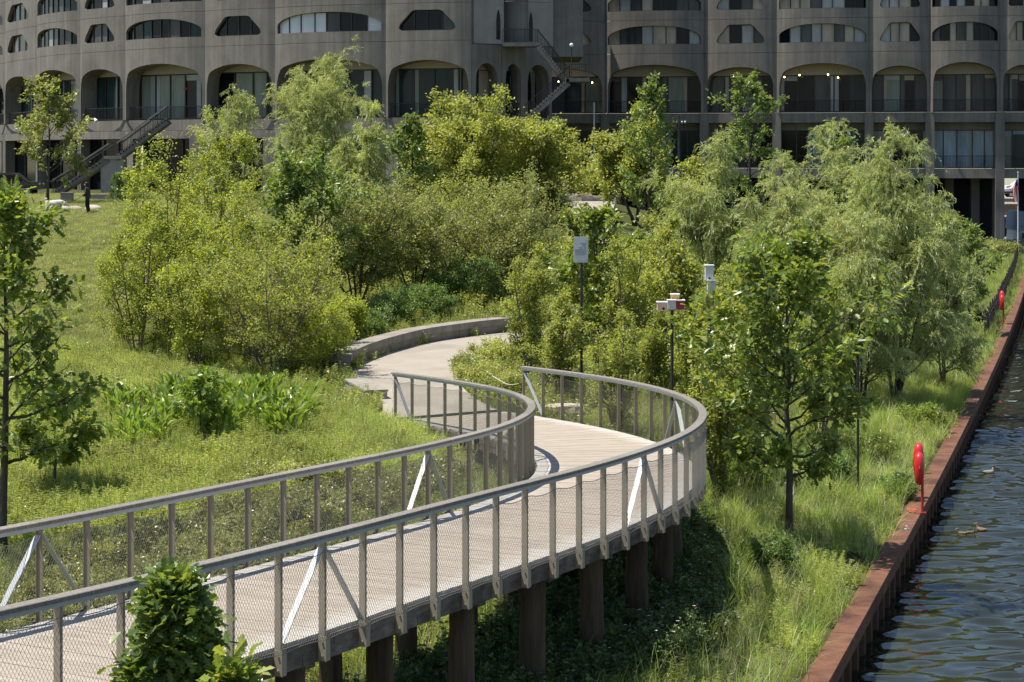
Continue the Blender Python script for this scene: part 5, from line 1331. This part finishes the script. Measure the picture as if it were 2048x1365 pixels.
# mast with stays, utility post
Ym = 160.0; e = empty('sailboat_mast', (xat(1188, Ym), Ym, 3.0), label='thin white sailboat mast with stays in front of the shaded wing', cat='mast')
hm = zat(205, Ym) - 3
m = MB(); m.tube([(0, 0, 0), (0, 0, hm)], .05, 6); m.build('mast', MT['white'], e)
m = MB(); m.tube([(0, 0, hm), (-.35, .1, 0)], .015, 4); m.tube([(0, 0, hm), (.3, .1, 0)], .015, 4); m.build('stays', MT['galv'], e)
Yu = 140.0; x = xat(1358, Yu); z0 = float(ground_z(x, Yu)); e = empty('utility_post', (x, Yu, z0), label='dark utility post with a crossarm and small lamps before the shaded wing', cat='post')
hu = zat(231, Yu) - z0; m = MB(); m.tube([(0, 0, 0), (0, 0, hu)], .09, 8); m.build('post', MT['black'], e)
m = MB(); m.bar((-.45, 0, hu - .45), (.45, 0, hu - .45), .06, .06); m.build('crossarm', MT['black'], e)
for dx in (-.42, -.2, .2, .42): m = MB(); m.tube([(dx, -.02, hu - .42), (dx, -.14, hu - .52)], [.05, .08], 8); m.build('lamp_head', MT['galv'], e)

# lawn edge: low wall, planter, boulders
x0, x1 = xat(178, 131), xat(300, 131); zg = float(ground_z((x0+x1)/2, 131)); m = MB(); m.box(((x0+x1)/2, 131, zg + .15), (x1-x0, .4, .55)); o = m.build('low_wall', MT['concrete_light']); tag(o, 'low pale wall at the top of the lawn right of the dog walker', 'wall')
e = empty('planter', (xat(134, 129), 129, float(ground_z(xat(134, 129), 129))), label='square pale planter box behind the white dog', cat='planter'); m = MB(); m.box((0, 0, .28), (.72, .6, .62)); m.build('box', MT['concrete_light'], e); m = MB(); m.box((0, 0, .60), (.80, .68, .07)); m.build('rim', MT['concrete_light'], e)
e = empty('long_planter', (xat(18, 131), 131, float(ground_z(xat(18, 131), 131))), label='long grey planter with pale rim at the far left of the lawn', cat='planter'); m = MB(); m.box((0, 0, .35), (2.0, .6, .8)); m.build('box', MT['concrete'], e); m = MB(); m.box((0, 0, .77), (2.1, .7, .07)); m.build('rim', MT['concrete_light'], e)
for i, (px, w) in enumerate(((128, 'left'), (150, 'middle'), (186, 'right'))):
    Y = 117.0 + i*.3; m = MB(); rr = .30 + .05*i; rings = []
    for t in np.linspace(.05, np.pi/2 + .5, 7): rings.append([(rr*1.4*math.sin(t)*math.cos(a)*(1 + rng.normal(0, .06)), rr*math.sin(t)*math.sin(a), rr*.75*math.cos(t)) for a in np.linspace(0, 2*np.pi, 12, endpoint=False)])
    b_ = at(px, Y); o = m.loft(rings).build('boulder', MT['stone'], loc=(b_[0], b_[1], b_[2] + .06), smooth=True); tag(o, 'pale boulder in the grass at the feet of the dog walker, %s of three' % w, 'boulder', 'boulders on the lawn')

for px, Y, w_, h_, t in ((1130, 48.6, .95, .34, 'flat pale limestone boulder just outside the far railing'), (1548, 44.0, .55, .22, 'small pale rock in the grass left of the bank oak trunk')):
    b_ = at(px, Y); m = MB(); rings = []
    for zz, sc in ((-.1, 1.0), (h_*.55, 1.02), (h_*.9, .95), (h_, .82)): rings.append([(w_/2*sc*c*(1 + rng.normal(0, .05)), w_*.32*sc*s_*(1 + rng.normal(0, .05)), zz + rng.normal(0, .012)) for c, s_ in ((-1,-.8),(-.3,-1),(.5,-1),(1,-.6),(1,.5),(.4,1),(-.5,1),(-1,.6))])
    o = m.loft(rings).build('boulder', MT['stone'], loc=(b_[0], b_[1], b_[2] + .08)); tag(o, t, 'boulder')

# ----------------------------------------------------------------- person, dog, ducks
def skinned(name, verts, edges, radii, mat, parent, sub=2, root=0):
    me = bpy.data.meshes.new(name); me.from_pydata(verts, edges, []); o = link(name, me, parent); me.materials.append(mat)
    md_ = o.modifiers.new('skin', 'SKIN'); md_.use_smooth_shade = True
    for i, r_ in enumerate(radii):
        sv = me.skin_vertices[0].data[i]; sv.radius = r_ if hasattr(r_, '__len__') else (r_, r_); sv.use_root = (i == root)
    s_ = o.modifiers.new('subdivision', 'SUBSURF'); s_.levels = sub; s_.render_levels = sub
    return o
def ball(m, c, rx, ry, rz, n=12, k=8):
    rings = [[(c[0] + rx*math.sin(t)*math.cos(a), c[1] + ry*math.sin(t)*math.sin(a), c[2] + rz*math.cos(t)) for a in np.linspace(0, 2*np.pi, n, endpoint=False)] for t in np.linspace(.02, np.pi-.02, k)]
    return m.loft(rings)
Yp = 114.0; b_ = at(175, Yp)
e = empty('person', tuple(b_), rz=0, label='person in a dark jacket and black trousers standing on the lawn holding a leash', cat='person')
jk = surf('dark_jacket', (.025,.027,.022), (.045,.045,.038), scale=6, rough=.9); tr = surf('black_trousers', (.01,.01,.012), (.018,.018,.02), rough=.9); sk = surf('skin', (.42,.26,.19), rough=.6); hr = surf('dark_hair', (.015,.012,.01), rough=.6)
# faces the dog, to the left: body leans back slightly
V = [(0, 0, .95), (0, 0, 1.15), (-.01, 0, 1.38), (-.03, 0, 1.50), (-.06, 0, 1.60), (-.07, 0, 1.70),
     (.0, -.18, 1.40), (-.06, -.24, 1.15), (-.24, -.18, 1.02), (.0, .18, 1.40), (-.05, .25, 1.15), (-.25, .16, 1.05),
     (0, -.10, .90), (-.05, -.11, .50), (.05, -.10, .08), (-.06, -.11, .03), (0, .10, .90), (.02, .11, .50), (.10, .10, .08), (-.02, .11, .03)]
E_ = [(0,1),(1,2),(2,3),(3,4),(4,5),(2,6),(6,7),(7,8),(2,9),(9,10),(10,11),(0,12),(12,13),(13,14),(14,15),(0,16),(16,17),(17,18),(18,19)]
Rd = [(.13,.16),(.13,.16),(.14,.18),.06,.085,.10,.075,.055,.04,.075,.055,.04,.10,.075,.055,.05,.10,.075,.055,.05]
skinned('body', V, E_, Rd, tr, e)
m = MB(); rings = []
for z, rx, ry, ox in ((.86, .155, .20, .01), (1.0, .165, .215, .01), (1.2, .16, .215, .0), (1.36, .16, .235, -.01), (1.45, .12, .18, -.02), (1.52, .075, .085, -.04)): rings.append([(ox + rx*math.cos(a), ry*math.sin(a), z) for a in np.linspace(0, 2*np.pi, 16, endpoint=False)])
m.loft(rings)
for sy in (-1, 1): m.tube([(.0, sy*.19, 1.42), (-.03, sy*.255, 1.28), (-.06, sy*.26, 1.13), (-.16, sy*.22, 1.06), (-.24, sy*.18, 1.03)], [.085, .08, .068, .062, .055], 10)
m.build('jacket', jk, e, smooth=True)
m = MB(); ball(m, (-.08, 0, 1.66), .105, .085, .125); m.tube([(-.18, 0, 1.655), (-.205, 0, 1.635), (-.18, 0, 1.625)], [.014, .018, .012], 6); m.build('head', sk, e, smooth=True)
m = MB(); ball(m, (-.055, 0, 1.70), .12, .10, .115); ball(m, (.0, 0, 1.62), .07, .085, .10); m.build('hair', hr, e, smooth=True)
for sy in (-1, 1):
    m = MB(); ball(m, (-.28, sy*.165, 1.01), .05, .028, .035, 8, 6)
    for k in range(4): m.tube([(-.31, sy*(.185 - .014*k), 1.005 - .004*k), (-.345, sy*(.183 - .014*k), .99 - .006*k), (-.35, sy*(.180 - .014*k), .965)], .009, 5)
    m.tube([(-.28, sy*.14, 1.02), (-.32, sy*.13, 1.03)], .010, 5); m.build('hand', sk, e, smooth=True)
Yd = 114.3; db = at(108, Yd)
dog = empty('dog', tuple(db), label='fluffy white dog standing sideways on the lawn with its tail curled up', cat='dog')
fur = surf('white_fur', (.5,.47,.42), (.62,.59,.54), scale=14, rough=.95, bump=1.0, bscale=30)
V = [(-.36, 0, .62), (-.12, 0, .61), (.14, 0, .60), (.34, 0, .64), (.50, 0, .66), (.62, 0, .56), (.76, 0, .50),
     (.27, -.12, .38), (.25, -.12, .20), (.27, -.12, .03), (.27, .12, .38), (.25, .12, .20), (.27, .12, .03),
     (-.34, -.12, .42), (-.45, -.12, .22), (-.41, -.12, .03), (-.34, .12, .42), (-.45, .12, .22), (-.41, .12, .03),
     (-.50, 0, .74), (-.50, 0, .86), (-.38, 0, .90), (.55, -.10, .68), (.55, .10, .68)]
E_ = [(0,1),(1,2),(2,3),(3,4),(4,5),(5,6),(3,7),(7,8),(8,9),(3,10),(10,11),(11,12),(0,13),(13,14),(14,15),(0,16),(16,17),(17,18),(0,19),(19,20),(20,21),(4,22),(4,23)]
Rd = [.17,.18,.20,.21,.15,.13,.06,.08,.055,.05,.08,.055,.05,.10,.055,.05,.10,.055,.05,.06,.07,.06,.05,.05]
o = skinned('body', V, E_, Rd, fur, dog, 2, 2)
m = MB(); ball(m, (.82, 0, .50), .025, .03, .025, 8, 6); m.build('nose', MT['black'], dog, smooth=True)
for sy in (-1, 1): m = MB(); ball(m, (.69, sy*.085, .58), .015, .012, .015, 6, 5); m.build('eye', MT['black'], dog)
for sy in (-1, 1):
    m = MB(); m.tube([(.50, sy*.11, .72), (.47, sy*.15, .64), (.48, sy*.15, .54)], [.045, .05, .03], 8); m.build('ear', fur, dog, smooth=True)
# the leash hangs from the walker's hand to the collar
A = np.array((b_[0] - .30, b_[1] - .16, b_[2] + 1.0)); B = np.array((db[0] + .42, db[1], db[2] + .68)); t = np.linspace(0, 1, 9)[:, None]; q = A + (B-A)*t; q[:, 2] -= .25*(4*t*(1-t))[:, 0]*.6
m = MB(); m.tube(q, .012, 5); o = m.build('leash', MT['black']); tag(o, 'thin dark leash running from the person to the white dog', 'leash')
brown = surf('duck_brown', (.09,.06,.035), (.2,.15,.1), scale=25, rough=.8); dhead = surf('duck_head', (.02,.035,.02), (.04,.05,.03), rough=.5); bill = surf('duck_bill', (.35,.25,.05), rough=.5); pale = surf('duck_flank', (.16,.14,.115), (.28,.25,.21), scale=20, rough=.8)
for i, (px, py, rz, L_, w) in enumerate(((1977, 948, .4, .4, 'pale flanked duck floating furthest out near the sea wall'), (1963, 1062, 2.2, .32, 'brown duck floating upright, rightmost of the near group'), (1941, 1066, .2, .22, 'tiny duckling in the middle of the near group'), (1925, 1068, 2.8, .24, 'tiny duckling at the left of the near group'))):
    Y = (CZ - WATER_Z)*F/(py - HOR); e = empty('duck', (xat(px, Y), Y, WATER_Z - .02), rz, label=w, cat='duck', group='ducks on the river')
    k = L_/.5; m = MB(); rings = []
    for x_, ry, rz_, zc_ in ((-.27, .01, .01, .13), (-.22, .05, .03, .11), (-.12, .095, .075, .075), (.02, .11, .085, .07), (.12, .095, .08, .075), (.19, .06, .055, .09), (.225, .02, .02, .10)):
        rings.append([(x_*k, ry*k*math.cos(a), (zc_ + rz_*math.sin(a))*k) for a in np.linspace(0, 2*np.pi, 12, endpoint=False)])
    m.loft(rings); m.tube([(.15*k, 0, .09*k), (.19*k, 0, .17*k), (.195*k, 0, .22*k), (.22*k, 0, .27*k)], [.055*k, .04*k, .036*k, .03*k], 10); m.build('body', pale if i == 0 else brown, e, smooth=True)
    m = MB(); ball(m, (.215*k, 0, .265*k), .052*k, .042*k, .045*k); m.build('head', dhead if i == 0 else brown, e, smooth=True)
    m = MB(); m.tube([(.25*k, 0, .26*k), (.30*k, 0, .25*k), (.335*k, 0, .247*k)], [.02*k, .018*k, .012*k], 8); m.build('bill', bill, e)
